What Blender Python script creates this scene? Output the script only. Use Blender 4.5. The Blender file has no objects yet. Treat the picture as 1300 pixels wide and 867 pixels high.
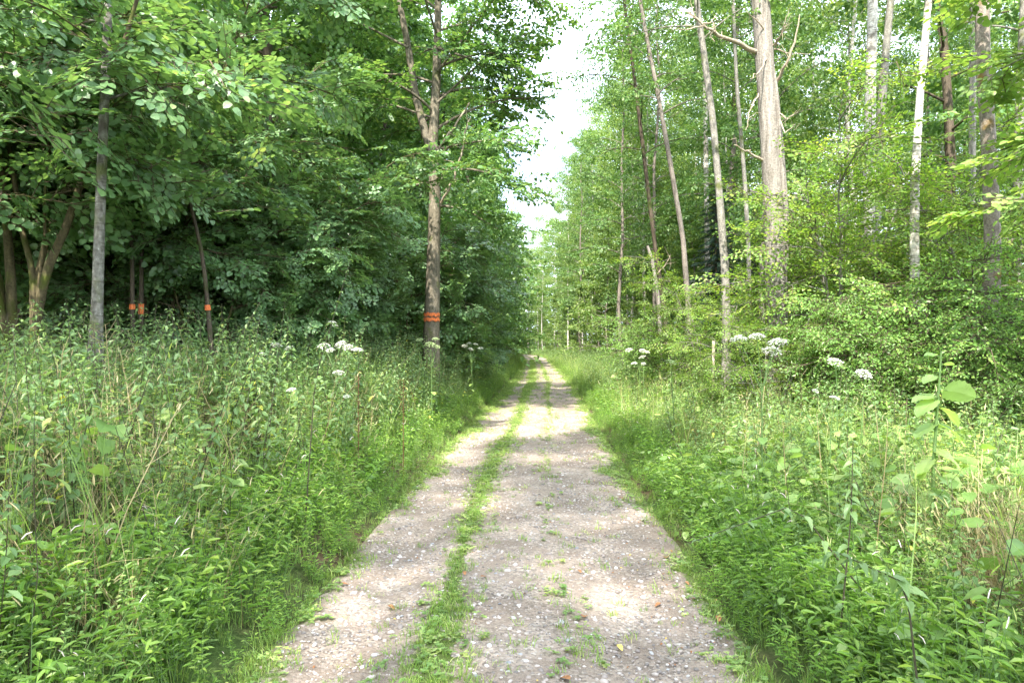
import bpy, math
import numpy as np
from math import radians, sin, cos, pi

C = bpy.context.scene.collection
S = bpy.context.scene

# ------------------------------------------------------------------ camera, sky, sun, exposure
FPX = 867.0                                    # focal length in pixels of the 1300 px wide photograph
CAMH = 1.65
cam = bpy.data.cameras.new('camera'); camo = bpy.data.objects.new('camera', cam); C.objects.link(camo)
cam.sensor_width = 36.0; cam.lens = 24.0; cam.clip_end = 4000; cam.clip_start = 0.05
camo.location = (0, 0, CAMH); camo.rotation_euler = (radians(90.23), 0, 0)
S.camera = camo
SUN_EL, SUN_AZ = 51.0, -163.0                  # azimuth from the viewing direction, negative = left
w = bpy.data.worlds.new('World'); S.world = w; w.use_nodes = True
nt = w.node_tree; nt.nodes.clear()
sky = nt.nodes.new('ShaderNodeTexSky'); sky.sky_type = 'NISHITA'; sky.sun_disc = False
sky.sun_elevation = radians(SUN_EL); sky.sun_rotation = radians(SUN_AZ)
sky.air_density = 1.0; sky.dust_density = 3.0; sky.ozone_density = 1.0
bg = nt.nodes.new('ShaderNodeBackground'); bg.inputs['Strength'].default_value = 0.15
wo = nt.nodes.new('ShaderNodeOutputWorld')
# thin bright cloud veil over the blue
tc = nt.nodes.new('ShaderNodeTexCoord'); wn = nt.nodes.new('ShaderNodeTexNoise')
wn.inputs['Scale'].default_value = 2.6; wn.inputs['Detail'].default_value = 7; wn.inputs['Roughness'].default_value = .6
wr = nt.nodes.new('ShaderNodeMapRange'); wr.inputs[1].default_value = .38; wr.inputs[2].default_value = .62
wr.inputs[3].default_value = .15; wr.inputs[4].default_value = .95
wm = nt.nodes.new('ShaderNodeMix'); wm.data_type = 'RGBA'
wm.inputs['B'].default_value = (12.5, 14.2, 16.5, 1)
nt.links.new(tc.outputs['Generated'], wn.inputs['Vector']); nt.links.new(wn.outputs['Fac'], wr.inputs[0])
nt.links.new(wr.outputs[0], wm.inputs['Factor']); nt.links.new(sky.outputs[0], wm.inputs['A'])
nt.links.new(wm.outputs['Result'], bg.inputs[0]); nt.links.new(bg.outputs[0], wo.inputs[0])
sl = bpy.data.lights.new('sun', 'SUN'); sl.energy = 5.0; sl.angle = radians(1.0); sl.color = (1, .95, .85)
so = bpy.data.objects.new('sun', sl); C.objects.link(so)
so.rotation_euler = (radians(90 - SUN_EL), 0, radians(180 - SUN_AZ))
S.view_settings.view_transform = 'Standard'; S.view_settings.look = 'None'
S.view_settings.gamma = 1; S.view_settings.exposure = 1.68
S.view_settings.use_curve_mapping = False
cy = S.cycles
cy.use_denoising = True; cy.denoiser = 'OPENIMAGEDENOISE'
cy.max_bounces = 7; cy.diffuse_bounces = 4; cy.glossy_bounces = 2; cy.transmission_bounces = 4
cy.use_adaptive_sampling = True; cy.adaptive_threshold = 0.02
cy.sample_clamp_indirect = 6

# ------------------------------------------------------------------ helpers
def RNG(s): return np.random.default_rng(s)
def smooth(t):
    t = np.clip(t, 0, 1); return t * t * (3 - 2 * t)
def wav(x, y, s=0.0):
    """cheap smooth patchy noise, about -1..1"""
    return (np.sin(x * .9 + 1.3 * np.sin(y * .7 + s) + s) + np.sin(y * 1.1 + 1.7 * np.sin(x * .6 - s) + 2 * s)
            + .6 * np.sin(2.3 * x - 1.9 * y + 3 * s) + .5 * np.sin(3.7 * y + 2.9 * x + s)) / 3.1
TY = np.array([-40, -10, 0, 3.3, 8.8, 22.7, 32.5, 53, 79, 96, 108, 120, 132, 148, 400.])
TX = np.array([-.4, -.2, -.08, -.04, .16, .92, 1.37, 2.0, 2.7, 2.5, 1.1, -2.2, -8, -20, -300.])
_yy = np.linspace(-40, 400, 2201); _xx = np.interp(_yy, TY, TX)
_k = np.hanning(41); _k /= _k.sum(); _xx = np.convolve(np.pad(_xx, 20, mode='edge'), _k, mode='valid')
def cx(y): return np.interp(y, _yy, _xx)
def gz(x, y):
    x = np.asarray(x, float); y = np.asarray(y, float)
    d = x - cx(y)
    z = .75 * smooth((-d - 1.2) / 2.0) + .12 * smooth((d - 1.3) / 3.0)
    z = z + .05 * wav(x, y, .4) * smooth((np.abs(d) - 1.3) / 1.5) - .05 * (1 - smooth((np.abs(d) - 1.15) / .35))
    return z
def P(px, py, z):
    """point at distance z that appears at pixel px,py of the 1300x867 photograph"""
    return np.array([(px - 650) / FPX * z, z, CAMH + (437 - py) / FPX * z])

class Geo:
    def __init__(s): s.V = []; s.F = []; s.M = []; s.A = []; s.n = 0
    def add(s, V, F, m=0, a=.5):
        V = np.asarray(V, np.float32).reshape(-1, 3); F = np.asarray(F, np.int32).reshape(-1, 4)
        s.V.append(V); s.F.append(F + s.n); s.n += len(V)
        s.M.append(np.broadcast_to(np.asarray(m, np.int32), (len(F),)).copy())
        s.A.append(np.broadcast_to(np.asarray(a, np.float32), (len(F),)).copy())
        return s
    def cat(s):
        if len(s.V) > 1:
            s.V = [np.concatenate(s.V)]; s.F = [np.concatenate(s.F)]; s.M = [np.concatenate(s.M)]; s.A = [np.concatenate(s.A)]
        return s.V[0], s.F[0], s.M[0], s.A[0]
    def bake(s, T, R, t, dv=None, m=None):
        """copies of template T at rotations*scale R (N,3,3), positions t (N,3)"""
        V, F, M, A = T.cat(); N = len(t)
        if N == 0: return s
        VV = np.einsum('nij,vj->nvi', R.astype(np.float32), V) + t[:, None, :].astype(np.float32)
        FF = (F[None] + (np.arange(N) * len(V))[:, None, None]).reshape(-1, 4)
        AA = np.broadcast_to(A, (N, len(A)))
        if dv is not None: AA = AA + np.asarray(dv)[:, None]
        MM = np.tile(M, N) if m is None else m
        return s.add(VV.reshape(-1, 3), FF, MM, np.clip(AA, 0, 1).reshape(-1))
    def build(s, name, mats, parent=None, sm=False):
        V, F, M, A = s.cat()
        me = bpy.data.meshes.new(name)
        me.vertices.add(len(V)); me.vertices.foreach_set('co', V.astype(np.float32).ravel())
        me.loops.add(len(F) * 4); me.loops.foreach_set('vertex_index', F.astype(np.int32).ravel())
        me.polygons.add(len(F)); me.polygons.foreach_set('loop_start', np.arange(0, len(F) * 4, 4, dtype=np.int32))
        me.polygons.foreach_set('loop_total', np.full(len(F), 4, np.int32))
        me.polygons.foreach_set('use_smooth', np.full(len(F), sm, bool))
        for m_ in (mats if isinstance(mats, (list, tuple)) else [mats]): me.materials.append(m_)
        me.polygons.foreach_set('material_index', M.astype(np.int32))
        at = me.attributes.new('var', 'FLOAT', 'FACE'); at.data.foreach_set('value', A.astype(np.float32))
        me.update(calc_edges=True)
        o = bpy.data.objects.new(name, me); C.objects.link(o)
        if parent: o.parent = parent
        return o

def tube(g, pts, rad, n=6, m=0, a=.5, bump=0, rng=None):
    pts = np.asarray(pts, float); K = len(pts)
    rad = np.broadcast_to(np.asarray(rad, float), (K,))
    T = np.gradient(pts, axis=0); T /= np.linalg.norm(T, axis=1)[:, None] + 1e-9
    ref = np.array([0, 1., 0]) if abs(T[:, 1]).mean() < .8 else np.array([1., 0, 0])
    X = np.cross(T, ref); X /= np.linalg.norm(X, axis=1)[:, None] + 1e-9
    Y = np.cross(X, T)
    th = np.arange(n) / n * 2 * pi
    rr = rad[:, None] * np.ones(n)
    if bump and rng is not None:
        ph = rng.uniform(0, 6, 4)
        rr = rr * (1 + bump * (np.sin(2 * th[None] + ph[0] + pts[:, 2:3] * 1.3) + .6 * np.sin(3 * th[None] + ph[1] - pts[:, 2:3] * 2.1))
                   + bump * .5 * rng.normal(size=rr.shape))
    V = pts[:, None] + rr[..., None] * (np.cos(th)[None, :, None] * X[:, None] + np.sin(th)[None, :, None] * Y[:, None])
    i, j = np.meshgrid(np.arange(K - 1), np.arange(n), indexing='ij')
    F = np.stack([i * n + j, i * n + (j + 1) % n, (i + 1) * n + (j + 1) % n, (i + 1) * n + j], -1).reshape(-1, 4)
    g.add(V.reshape(-1, 3), F, m, a)
    return g

def frames(d, up=None, roll=None):
    """rotation matrices with column y along d, column z near up"""
    d = np.atleast_2d(d).astype(float); d = d / (np.linalg.norm(d, axis=1)[:, None] + 1e-9)
    if up is None: up = np.tile([0, 0, 1.], (len(d), 1))
    x = np.cross(d, up); x /= np.linalg.norm(x, axis=1)[:, None] + 1e-6
    z = np.cross(x, d)
    if roll is not None:
        c, s_ = np.cos(roll)[:, None], np.sin(roll)[:, None]
        x, z = x * c + z * s_, z * c - x * s_
    return np.stack([x, d, z], -1)
def rotz(a):
    c, s_ = np.cos(a), np.sin(a); o = np.zeros_like(a); i = np.ones_like(a)
    return np.stack([np.stack([c, -s_, o], -1), np.stack([s_, c, o], -1), np.stack([o, o, i], -1)], -2)
def tilts(rng, N, amt):
    ax, ay = rng.normal(0, amt, N), rng.normal(0, amt, N)
    d = np.stack([ax, ay, np.ones(N)], -1); d /= np.linalg.norm(d, axis=1)[:, None]
    x = np.cross(np.tile([0, 1., 0], (N, 1)), d); x /= np.linalg.norm(x, axis=1)[:, None]
    y = np.cross(d, x)
    return np.stack([x, y, d], -1) @ rotz(rng.uniform(0, 2 * pi, N))

# leaf shapes: point +Y, face +Z
def leaf2(L, W, fold=.12, droop=.12, wid=.45):
    g = Geo()
    V = [[0, 0, 0], [-W / 2, wid * L * .75, fold * W], [-W * .36, L * .74, fold * W * .8 - droop * L * .5], [0, L, -droop * L],
         [W * .36, L * .74, fold * W * .8 - droop * L * .5], [W / 2, wid * L * .75, fold * W]]
    return g.add(V, [[0, 3, 2, 1], [0, 5, 4, 3]])
def leaf4(L, W, fold=.15, droop=.15, heart=0.):
    g = Geo()
    def z(t, s): return -droop * L * t * t + fold * abs(s)
    V = [[0, 0, 0], [0, .5 * L, z(.5, 0)], [0, L, z(1, 0)]]
    for sgn in (-1, 1):
        for t, q in ((.2 - heart, .43), (.55, .47), (.84, .24)):
            V.append([sgn * q * W, t * L, z(t, q * W)])
    return g.add(V, [[0, 1, 4, 3], [1, 2, 5, 4], [0, 6, 7, 1], [1, 7, 8, 2]])

def leafN(L, W, n=7, heart=.0, curl=.25, fold=.12, teeth=.06, pw=.6, rs=0, ex=.8):
    """finely divided leaf with toothed margin, curling blade"""
    r = RNG(rs); g = Geo(); V = []
    for k in range(n + 1):
        t = k / n; wd = W * .5 * (max(0, math.sin(pi * min(1, t ** pw))) ** ex if 0 < t < 1 else .02) * (1 + teeth * (-1) ** k)
        wv = .03 * L * math.sin(t * 7 + rs)
        for q in (-1, -.5, 0, .5, 1):
            V.append([q * wd, t * L - heart * L * abs(q) ** 2 * (1 - t) ** 3, -curl * L * t * t + fold * abs(q) * wd * 2 + wv * q * q + (.05 * L * math.sin(t * 9 + q * 3 + rs)) * abs(q) * .6])
    F = [[k * 5 + j, k * 5 + j + 1, (k + 1) * 5 + j + 1, (k + 1) * 5 + j] for k in range(n) for j in range(4)]
    return g.add(V, F)

def put(g, leaf, pos, d, scale=1., roll=None, up=None, a=None, m=None):
    pos = np.atleast_2d(pos); R = frames(np.broadcast_to(d, pos.shape), up, roll)
    sc = np.broadcast_to(np.asarray(scale, float), (len(pos),))
    g.bake(leaf, R * sc[:, None, None], pos, None if a is None else a, m)

# ------------------------------------------------------------------ materials
def nodes(m):
    m.use_nodes = True; t = m.node_tree; t.nodes.clear(); return t
def N(t, k, **kw):
    n = t.nodes.new(k)
    for a, b in kw.items():
        if a in n.inputs.keys() if False else False: pass
        setattr(n, a, b)
    return n
def ramp(t, stops):
    r = t.nodes.new('ShaderNodeValToRGB'); e = r.color_ramp.elements
    while len(e) > 1: e.remove(e[0])
    e[0].position = stops[0][0]; e[0].color = (*stops[0][1], 1)
    for p, c in stops[1:]:
        x = e.new(p); x.color = (*c, 1)
    return r
def leafmat(name, stops, trans=.38, ty=(1.5, 1.45, .7), rough=.42, spec=.45):
    m = bpy.data.materials.new(name); t = nodes(m); L = t.links
    at = t.nodes.new('ShaderNodeAttribute'); at.attribute_name = 'var'
    r = ramp(t, stops); L.new(at.outputs['Fac'], r.inputs[0])
    # leaf-scale blotches
    co = t.nodes.new('ShaderNodeTexCoord'); no = t.nodes.new('ShaderNodeTexNoise'); no.inputs['Scale'].default_value = 3.1; no.inputs['Detail'].default_value = 3
    L.new(co.outputs['Object'], no.inputs['Vector'])
    mr = t.nodes.new('ShaderNodeMapRange'); mr.inputs[3].default_value = .72; mr.inputs[4].default_value = 1.28
    mr.inputs[1].default_value = .3; mr.inputs[2].default_value = .7
    L.new(no.outputs['Fac'], mr.inputs[0])
    mu = t.nodes.new('ShaderNodeVectorMath'); mu.operation = 'SCALE'; L.new(r.outputs[0], mu.inputs[0]); L.new(mr.outputs[0], mu.inputs['Scale'])
    p = t.nodes.new('ShaderNodeBsdfPrincipled'); p.inputs['Roughness'].default_value = rough
    p.inputs['Specular IOR Level'].default_value = spec
    L.new(mu.outputs[0], p.inputs['Base Color'])
    tm = t.nodes.new('ShaderNodeVectorMath'); tm.operation = 'MULTIPLY'; tm.inputs[1].default_value = ty
    L.new(mu.outputs[0], tm.inputs[0])
    tr = t.nodes.new('ShaderNodeBsdfTranslucent'); L.new(tm.outputs[0], tr.inputs[0])
    mx = t.nodes.new('ShaderNodeMixShader'); mx.inputs[0].default_value = trans
    o = t.nodes.new('ShaderNodeOutputMaterial')
    L.new(p.outputs[0], mx.inputs[1]); L.new(tr.outputs[0], mx.inputs[2]); L.new(mx.outputs[0], o.inputs[0])
    return m
def barkmat(name, c1, c2, c3=None, sc=(9, 9, 1.6), bump=.5, moss=None, moss_lo=.55, fine=40, birch=False, rough=.85):
    m = bpy.data.materials.new(name); t = nodes(m); L = t.links
    co = t.nodes.new('ShaderNodeTexCoord'); mp = t.nodes.new('ShaderNodeMapping'); mp.inputs['Scale'].default_value = sc
    L.new(co.outputs['Object'], mp.inputs[0])
    n1 = t.nodes.new('ShaderNodeTexNoise'); n1.inputs['Scale'].default_value = 2.0; n1.inputs['Detail'].default_value = 8; n1.inputs['Roughness'].default_value = .65
    L.new(mp.outputs[0], n1.inputs['Vector'])
    r = ramp(t, [(.32, c1), (.62, c2)] + ([(.78, c3)] if c3 else [])); L.new(n1.outputs['Fac'], r.inputs[0])
    col = r.outputs[0]
    n2 = t.nodes.new('ShaderNodeTexNoise'); n2.inputs['Scale'].default_value = fine; n2.inputs['Detail'].default_value = 4
    L.new(co.outputs['Object'], n2.inputs['Vector'])
    mxf = t.nodes.new('ShaderNodeMix'); mxf.data_type = 'RGBA'; mxf.blend_type = 'MULTIPLY'; mxf.inputs['Factor'].default_value = .7
    rf = ramp(t, [(.3, (.45, .45, .45)), (.6, (1.15, 1.15, 1.15))]); L.new(n2.outputs['Fac'], rf.inputs[0])
    L.new(col, mxf.inputs['A']); L.new(rf.outputs[0], mxf.inputs['B']); col = mxf.outputs['Result']
    if birch:                                            # dark horizontal lenticels and black knots
        mb = t.nodes.new('ShaderNodeMapping'); mb.inputs['Scale'].default_value = (5, 5, 46); L.new(co.outputs['Object'], mb.inputs[0])
        nb = t.nodes.new('ShaderNodeTexNoise'); nb.inputs['Scale'].default_value = 1.3; nb.inputs['Detail'].default_value = 5; L.new(mb.outputs[0], nb.inputs['Vector'])
        rb = ramp(t, [(.54, (0, 0, 0)), (.64, (1, 1, 1))]); L.new(nb.outputs['Fac'], rb.inputs[0])
        nk = t.nodes.new('ShaderNodeTexNoise'); nk.inputs['Scale'].default_value = 2.8; nk.inputs['Detail'].default_value = 4; L.new(co.outputs['Object'], nk.inputs['Vector'])
        rk = ramp(t, [(.56, (0, 0, 0)), (.66, (1, 1, 1))]); L.new(nk.outputs['Fac'], rk.inputs[0])
        ad = t.nodes.new('ShaderNodeMix'); ad.data_type = 'RGBA'; ad.blend_type = 'LIGHTEN'; ad.inputs['Factor'].default_value = 1
        L.new(rb.outputs[0], ad.inputs['A']); L.new(rk.outputs[0], ad.inputs['B'])
        md = t.nodes.new('ShaderNodeMix'); md.data_type = 'RGBA'; md.inputs['B'].default_value = (.07, .06, .045, 1)
        sc_ = t.nodes.new('ShaderNodeMath'); sc_.operation = 'MULTIPLY'; sc_.inputs[1].default_value = .8; L.new(ad.outputs['Result'], sc_.inputs[0])
        L.new(sc_.outputs[0], md.inputs['Factor']); L.new(col, md.inputs['A']); col = md.outputs['Result']
    if moss:
        nm = t.nodes.new('ShaderNodeTexNoise'); nm.inputs['Scale'].default_value = 3.3; nm.inputs['Detail'].default_value = 6; L.new(co.outputs['Object'], nm.inputs['Vector'])
        rm = ramp(t, [(moss_lo, (0, 0, 0)), (moss_lo + .12, (1, 1, 1))]); L.new(nm.outputs['Fac'], rm.inputs[0])
        mm = t.nodes.new('ShaderNodeMix'); mm.data_type = 'RGBA'; mm.inputs['B'].default_value = (*moss, 1)
        L.new(rm.outputs[0], mm.inputs['Factor']); L.new(col, mm.inputs['A']); col = mm.outputs['Result']
    p = t.nodes.new('ShaderNodeBsdfPrincipled'); p.inputs['Roughness'].default_value = rough; p.inputs['Specular IOR Level'].default_value = .2
    L.new(col, p.inputs['Base Color'])
    b = t.nodes.new('ShaderNodeBump'); b.inputs['Strength'].default_value = bump; b.inputs['Distance'].default_value = .035
    L.new(n1.outputs['Fac'], b.inputs['Height']); b2 = t.nodes.new('ShaderNodeBump'); b2.inputs['Strength'].default_value = bump * .8; b2.inputs['Distance'].default_value = .01
    L.new(n2.outputs['Fac'], b2.inputs['Height']); L.new(b.outputs[0], b2.inputs['Normal']); L.new(b2.outputs[0], p.inputs['Normal'])
    o = t.nodes.new('ShaderNodeOutputMaterial'); L.new(p.outputs[0], o.inputs[0])
    return m
def plain(name, c, rough=.7, var=.3, scale=30):
    m = bpy.data.materials.new(name); t = nodes(m); L = t.links
    co = t.nodes.new('ShaderNodeTexCoord'); n1 = t.nodes.new('ShaderNodeTexNoise'); n1.inputs['Scale'].default_value = scale; n1.inputs['Detail'].default_value = 4
    L.new(co.outputs['Object'], n1.inputs['Vector'])
    r = ramp(t, [(.3, tuple(x * (1 - var) for x in c)), (.7, tuple(min(1, x * (1 + var)) for x in c))]); L.new(n1.outputs['Fac'], r.inputs[0])
    p = t.nodes.new('ShaderNodeBsdfPrincipled'); p.inputs['Roughness'].default_value = rough; p.inputs['Specular IOR Level'].default_value = .25
    L.new(r.outputs[0], p.inputs['Base Color'])
    o = t.nodes.new('ShaderNodeOutputMaterial'); L.new(p.outputs[0], o.inputs[0]); return m

M = {}
M['hazel'] = leafmat('hazel_leaf', [(0, (0.079, 0.156, 0.059)), (.5, (0.129, 0.237, 0.092)), (.85, (0.189, 0.312, 0.130)), (1, (0.311, 0.409, 0.151))], spec=.6, rough=.38)
M['oak'] = leafmat('oak_leaf', [(0, (0.065, 0.147, 0.048)), (.6, (0.122, 0.234, 0.071)), (1, (0.243, 0.351, 0.110))])
M['beech'] = leafmat('beech_leaf', [(0, (0.109, 0.213, 0.037)), (.6, (0.186, 0.314, 0.057)), (1, (0.373, 0.451, 0.104))], trans=.5)
M['alder'] = leafmat('alder_leaf', [(0, (0.065, 0.142, 0.043)), (.6, (0.121, 0.221, 0.066)), (1, (0.223, 0.328, 0.107))])
M['birchleaf'] = leafmat('birch_leaf', [(0, (0.093, 0.172, 0.043)), (.6, (0.170, 0.263, 0.074)), (1, (0.323, 0.395, 0.125))], trans=.45)
M['needle'] = leafmat('spruce_needle', [(0, (0.022, 0.048, 0.036)), (1, (0.048, 0.084, 0.060))], trans=.1)
M['shrub'] = leafmat('shrub_leaf', [(0, (0.113, 0.225, 0.050)), (.6, (0.178, 0.331, 0.075)), (1, (0.323, 0.466, 0.109))], spec=.5)
M['nettle'] = leafmat('nettle_leaf', [(0, (0.107, 0.194, 0.073)), (.55, (0.183, 0.284, 0.110)), (.9, (0.281, 0.385, 0.158)), (.965, (0.411, 0.436, 0.146)), (.985, (0.600, 0.600, 0.120)), (1, (0.600, 0.600, 0.120))], spec=.4)
M['persic'] = leafmat('knotweed_leaf', [(0, (0.116, 0.226, 0.041)), (.6, (0.193, 0.339, 0.060)), (1, (0.329, 0.451, 0.101))], trans=.42)
M['fine'] = leafmat('fine_herb_leaf', [(0, (0.154, 0.265, 0.081)), (.6, (0.256, 0.380, 0.114)), (1, (0.472, 0.528, 0.183))], trans=.42)
M['broad'] = leafmat('broad_leaf', [(0, (0.125, 0.233, 0.058)), (.6, (0.232, 0.357, 0.093)), (1, (0.420, 0.512, 0.184))], trans=.42)
M['grass'] = leafmat('grass_blade', [(0, (0.139, 0.244, 0.053)), (.6, (0.244, 0.372, 0.083)), (.9, (0.418, 0.489, 0.146)), (1, (0.588, 0.546, 0.333))], trans=.4)
M['straw'] = leafmat('dry_grass_blade', [(0, (.28, .22, .10)), (.6, (.46, .37, .19)), (1, (.62, .52, .30))], trans=.3, ty=(1.1, 1.05, .9))
M['sapling'] = leafmat('sapling_leaf', [(0, (.18, .32, .10)), (.5, (.29, .42, .15)), (1, (.44, .48, .16))], trans=.5)
M['umbel'] = plain('white_floret', (.78, .78, .68), .8, .12, 60)
M['umbelgreen'] = plain('green_seed_head', (.42, .52, .26), .8, .2, 60)
M['pink'] = plain('pink_white_flower', (.72, .60, .56), .8, .2, 60)
M['yellow'] = plain('yellow_floret', (.7, .5, .03), .8, .2, 60)
M['rust'] = plain('rusty_seed', (.16, .075, .035), .8, .3, 60)
M['stem'] = plain('green_stem', (.10, .17, .05), .6)
M['darkstem'] = plain('dark_stem', (.06, .055, .03), .6)
M['twig'] = plain('twig', (.10, .075, .05), .8)
M['orange'] = plain('orange_paint', (.62, .16, .05), .8, .4, 45)
M['deadleaf'] = plain('dead_leaf', (.30, .14, .06), .7, .35, 40)
M['yellowleaf'] = plain('yellow_leaf', (.65, .48, .12), .7, .25, 40)
M['deadwood'] = barkmat('dead_wood', (.26, .20, .14), (.42, .35, .27), (.52, .46, .38), bump=.3)
M['lichenbark'] = barkmat('lichen_bark', (.07, .065, .05), (.22, .21, .18), (.62, .61, .57), sc=(11, 11, 7), fine=16, moss=(.10, .11, .045), moss_lo=.53, birch=True, bump=.8)
M['hazelbark'] = barkmat('hazel_bark', (.05, .04, .022), (.13, .105, .055), (.19, .155, .09), moss=(.07, .085, .015), moss_lo=.5)
M['brownbark'] = barkmat('brown_bark', (.08, .07, .05), (.20, .17, .125), (.38, .35, .29), fine=22, moss=(.09, .10, .03), moss_lo=.58)
M['darkbark'] = barkmat('dark_bark', (.045, .035, .025), (.11, .085, .06), (.16, .13, .10), moss=(.05, .065, .015), moss_lo=.55)
M['greybark'] = barkmat('grey_bark', (.13, .12, .10), (.27, .25, .215), (.48, .47, .43), sc=(8, 8, 3), moss=(.10, .11, .04), moss_lo=.56)
M['palebark'] = barkmat('pale_peeling_bark', (.13, .11, .09), (.30, .27, .235), (.42, .39, .355), sc=(10, 10, .9), bump=.9)
M['birchbark'] = barkmat('birch_bark', (.42, .37, .31), (.66, .62, .56), (.78, .76, .71), sc=(6, 6, 4), bump=.25, birch=True, fine=25)
M['redbark'] = barkmat('reddish_bark', (.12, .10, .085), (.25, .215, .18), (.38, .345, .30), bump=.4)
M['flakebark'] = barkmat('flaking_bark', (.15, .12, .10), (.32, .27, .225), (.60, .56, .50), sc=(6, 6, 3), bump=.9, moss=(.20, .13, .04), moss_lo=.57)

def groundmat():
    m = bpy.data.materials.new('soil_and_litter'); t = nodes(m); L = t.links
    co = t.nodes.new('ShaderNodeTexCoord')
    n1 = t.nodes.new('ShaderNodeTexNoise'); n1.inputs['Scale'].default_value = 22; n1.inputs['Detail'].default_value = 9; n1.inputs['Roughness'].default_value = .7
    n2 = t.nodes.new('ShaderNodeTexNoise'); n2.inputs['Scale'].default_value = .8; n2.inputs['Detail'].default_value = 5
    L.new(co.outputs['Object'], n1.inputs['Vector']); L.new(co.outputs['Object'], n2.inputs['Vector'])
    r1 = ramp(t, [(.3, (.035, .028, .018)), (.5, (.09, .065, .038)), (.7, (.17, .12, .07))]); L.new(n1.outputs['Fac'], r1.inputs[0])
    r2 = ramp(t, [(.3, (.035, .06, .015)), (.7, (.09, .14, .035))]); L.new(n1.outputs['Fac'], r2.inputs[0])
    rm = ramp(t, [(.42, (0, 0, 0)), (.58, (1, 1, 1))]); L.new(n2.outputs['Fac'], rm.inputs[0])
    mx = t.nodes.new('ShaderNodeMix'); mx.data_type = 'RGBA'; L.new(rm.outputs[0], mx.inputs['Factor']); L.new(r1.outputs[0], mx.inputs['A']); L.new(r2.outputs[0], mx.inputs['B'])
    p = t.nodes.new('ShaderNodeBsdfPrincipled'); p.inputs['Roughness'].default_value = .95; p.inputs['Specular IOR Level'].default_value = .1
    L.new(mx.outputs['Result'], p.inputs['Base Color'])
    b = t.nodes.new('ShaderNodeBump'); b.inputs['Strength'].default_value = .8; b.inputs['Distance'].default_value = .03
    L.new(n1.outputs['Fac'], b.inputs['Height']); L.new(b.outputs[0], p.inputs['Normal'])
    o = t.nodes.new('ShaderNodeOutputMaterial'); L.new(p.outputs[0], o.inputs[0]); return m
def trackmat():
    m = bpy.data.materials.new('gravel'); t = nodes(m); L = t.links
    co = t.nodes.new('ShaderNodeTexCoord')
    at = t.nodes.new('ShaderNodeAttribute'); at.attribute_name = 'green'
    vo = t.nodes.new('ShaderNodeTexVoronoi'); vo.inputs['Scale'].default_value = 62; vo.inputs['Randomness'].default_value = 1
    nw = t.nodes.new('ShaderNodeTexNoise'); nw.inputs['Scale'].default_value = 30; nw.inputs['Detail'].default_value = 2
    mxv = t.nodes.new('ShaderNodeMix'); mxv.data_type = 'VECTOR'; mxv.inputs['Factor'].default_value = .02
    L.new(co.outputs['Object'], nw.inputs['Vector']); L.new(co.outputs['Object'], mxv.inputs['A']); L.new(nw.outputs['Color'], mxv.inputs['B'])
    L.new(mxv.outputs['Result'], vo.inputs['Vector'])
    sep = t.nodes.new('ShaderNodeSeparateColor'); L.new(vo.outputs['Color'], sep.inputs[0])
    stones = ramp(t, [(0, (0.157, 0.130, 0.111)), (.25, (0.258, 0.213, 0.178)), (.5, (0.330, 0.276, 0.228)), (.75, (0.393, 0.314, 0.253)), (.9, (0.488, 0.428, 0.371)), (1, (0.237, 0.222, 0.216))])
    L.new(sep.outputs[0], stones.inputs[0])
    n1 = t.nodes.new('ShaderNodeTexNoise'); n1.inputs['Scale'].default_value = 160; n1.inputs['Detail'].default_value = 5; L.new(co.outputs['Object'], n1.inputs['Vector'])
    fines = ramp(t, [(.3, (0.157, 0.119, 0.090)), (.55, (0.283, 0.222, 0.178)), (.75, (0.362, 0.297, 0.245))]); L.new(n1.outputs['Fac'], fines.inputs[0])
    n2 = t.nodes.new('ShaderNodeTexNoise'); n2.inputs['Scale'].default_value = 3.5; n2.inputs['Detail'].default_value = 8; n2.inputs['Roughness'].default_value = .65; L.new(co.outputs['Object'], n2.inputs['Vector'])
    rs = ramp(t, [(.35, (0, 0, 0)), (.6, (1, 1, 1))]); L.new(n2.outputs['Fac'], rs.inputs[0])
    a = t.nodes.new('ShaderNodeMix'); a.data_type = 'RGBA'; L.new(rs.outputs[0], a.inputs['Factor']); L.new(fines.outputs[0], a.inputs['A']); L.new(stones.outputs[0], a.inputs['B'])
    # damp soil patches
    n3 = t.nodes.new('ShaderNodeTexNoise'); n3.inputs['Scale'].default_value = 1.3; n3.inputs['Detail'].default_value = 6; L.new(co.outputs['Object'], n3.inputs['Vector'])
    rd = ramp(t, [(.4, (.78, .76, .74)), (.6, (1.12, 1.1, 1.08))]); L.new(n3.outputs['Fac'], rd.inputs[0])
    a2 = t.nodes.new('ShaderNodeMix'); a2.data_type = 'RGBA'; a2.blend_type = 'MULTIPLY'; a2.inputs['Factor'].default_value = 1
    L.new(a.outputs['Result'], a2.inputs['A']); L.new(rd.outputs[0], a2.inputs['B'])
    # mossy green where wheels do not run
    n4 = t.nodes.new('ShaderNodeTexNoise'); n4.inputs['Scale'].default_value = 14; n4.inputs['Detail'].default_value = 8; n4.inputs['Roughness'].default_value = .7; L.new(co.outputs['Object'], n4.inputs['Vector'])
    ad = t.nodes.new('ShaderNodeMath'); ad.operation = 'ADD'; L.new(at.outputs['Fac'], ad.inputs[0]); L.new(n4.outputs['Fac'], ad.inputs[1])
    rg = ramp(t, [(.88, (0, 0, 0)), (1.0, (1, 1, 1))]); L.new(ad.outputs[0], rg.inputs[0])
    gm = ramp(t, [(.35, (0.055, 0.078, 0.018)), (.65, (0.133, 0.172, 0.044))]); L.new(n1.outputs['Fac'], gm.inputs[0])
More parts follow.
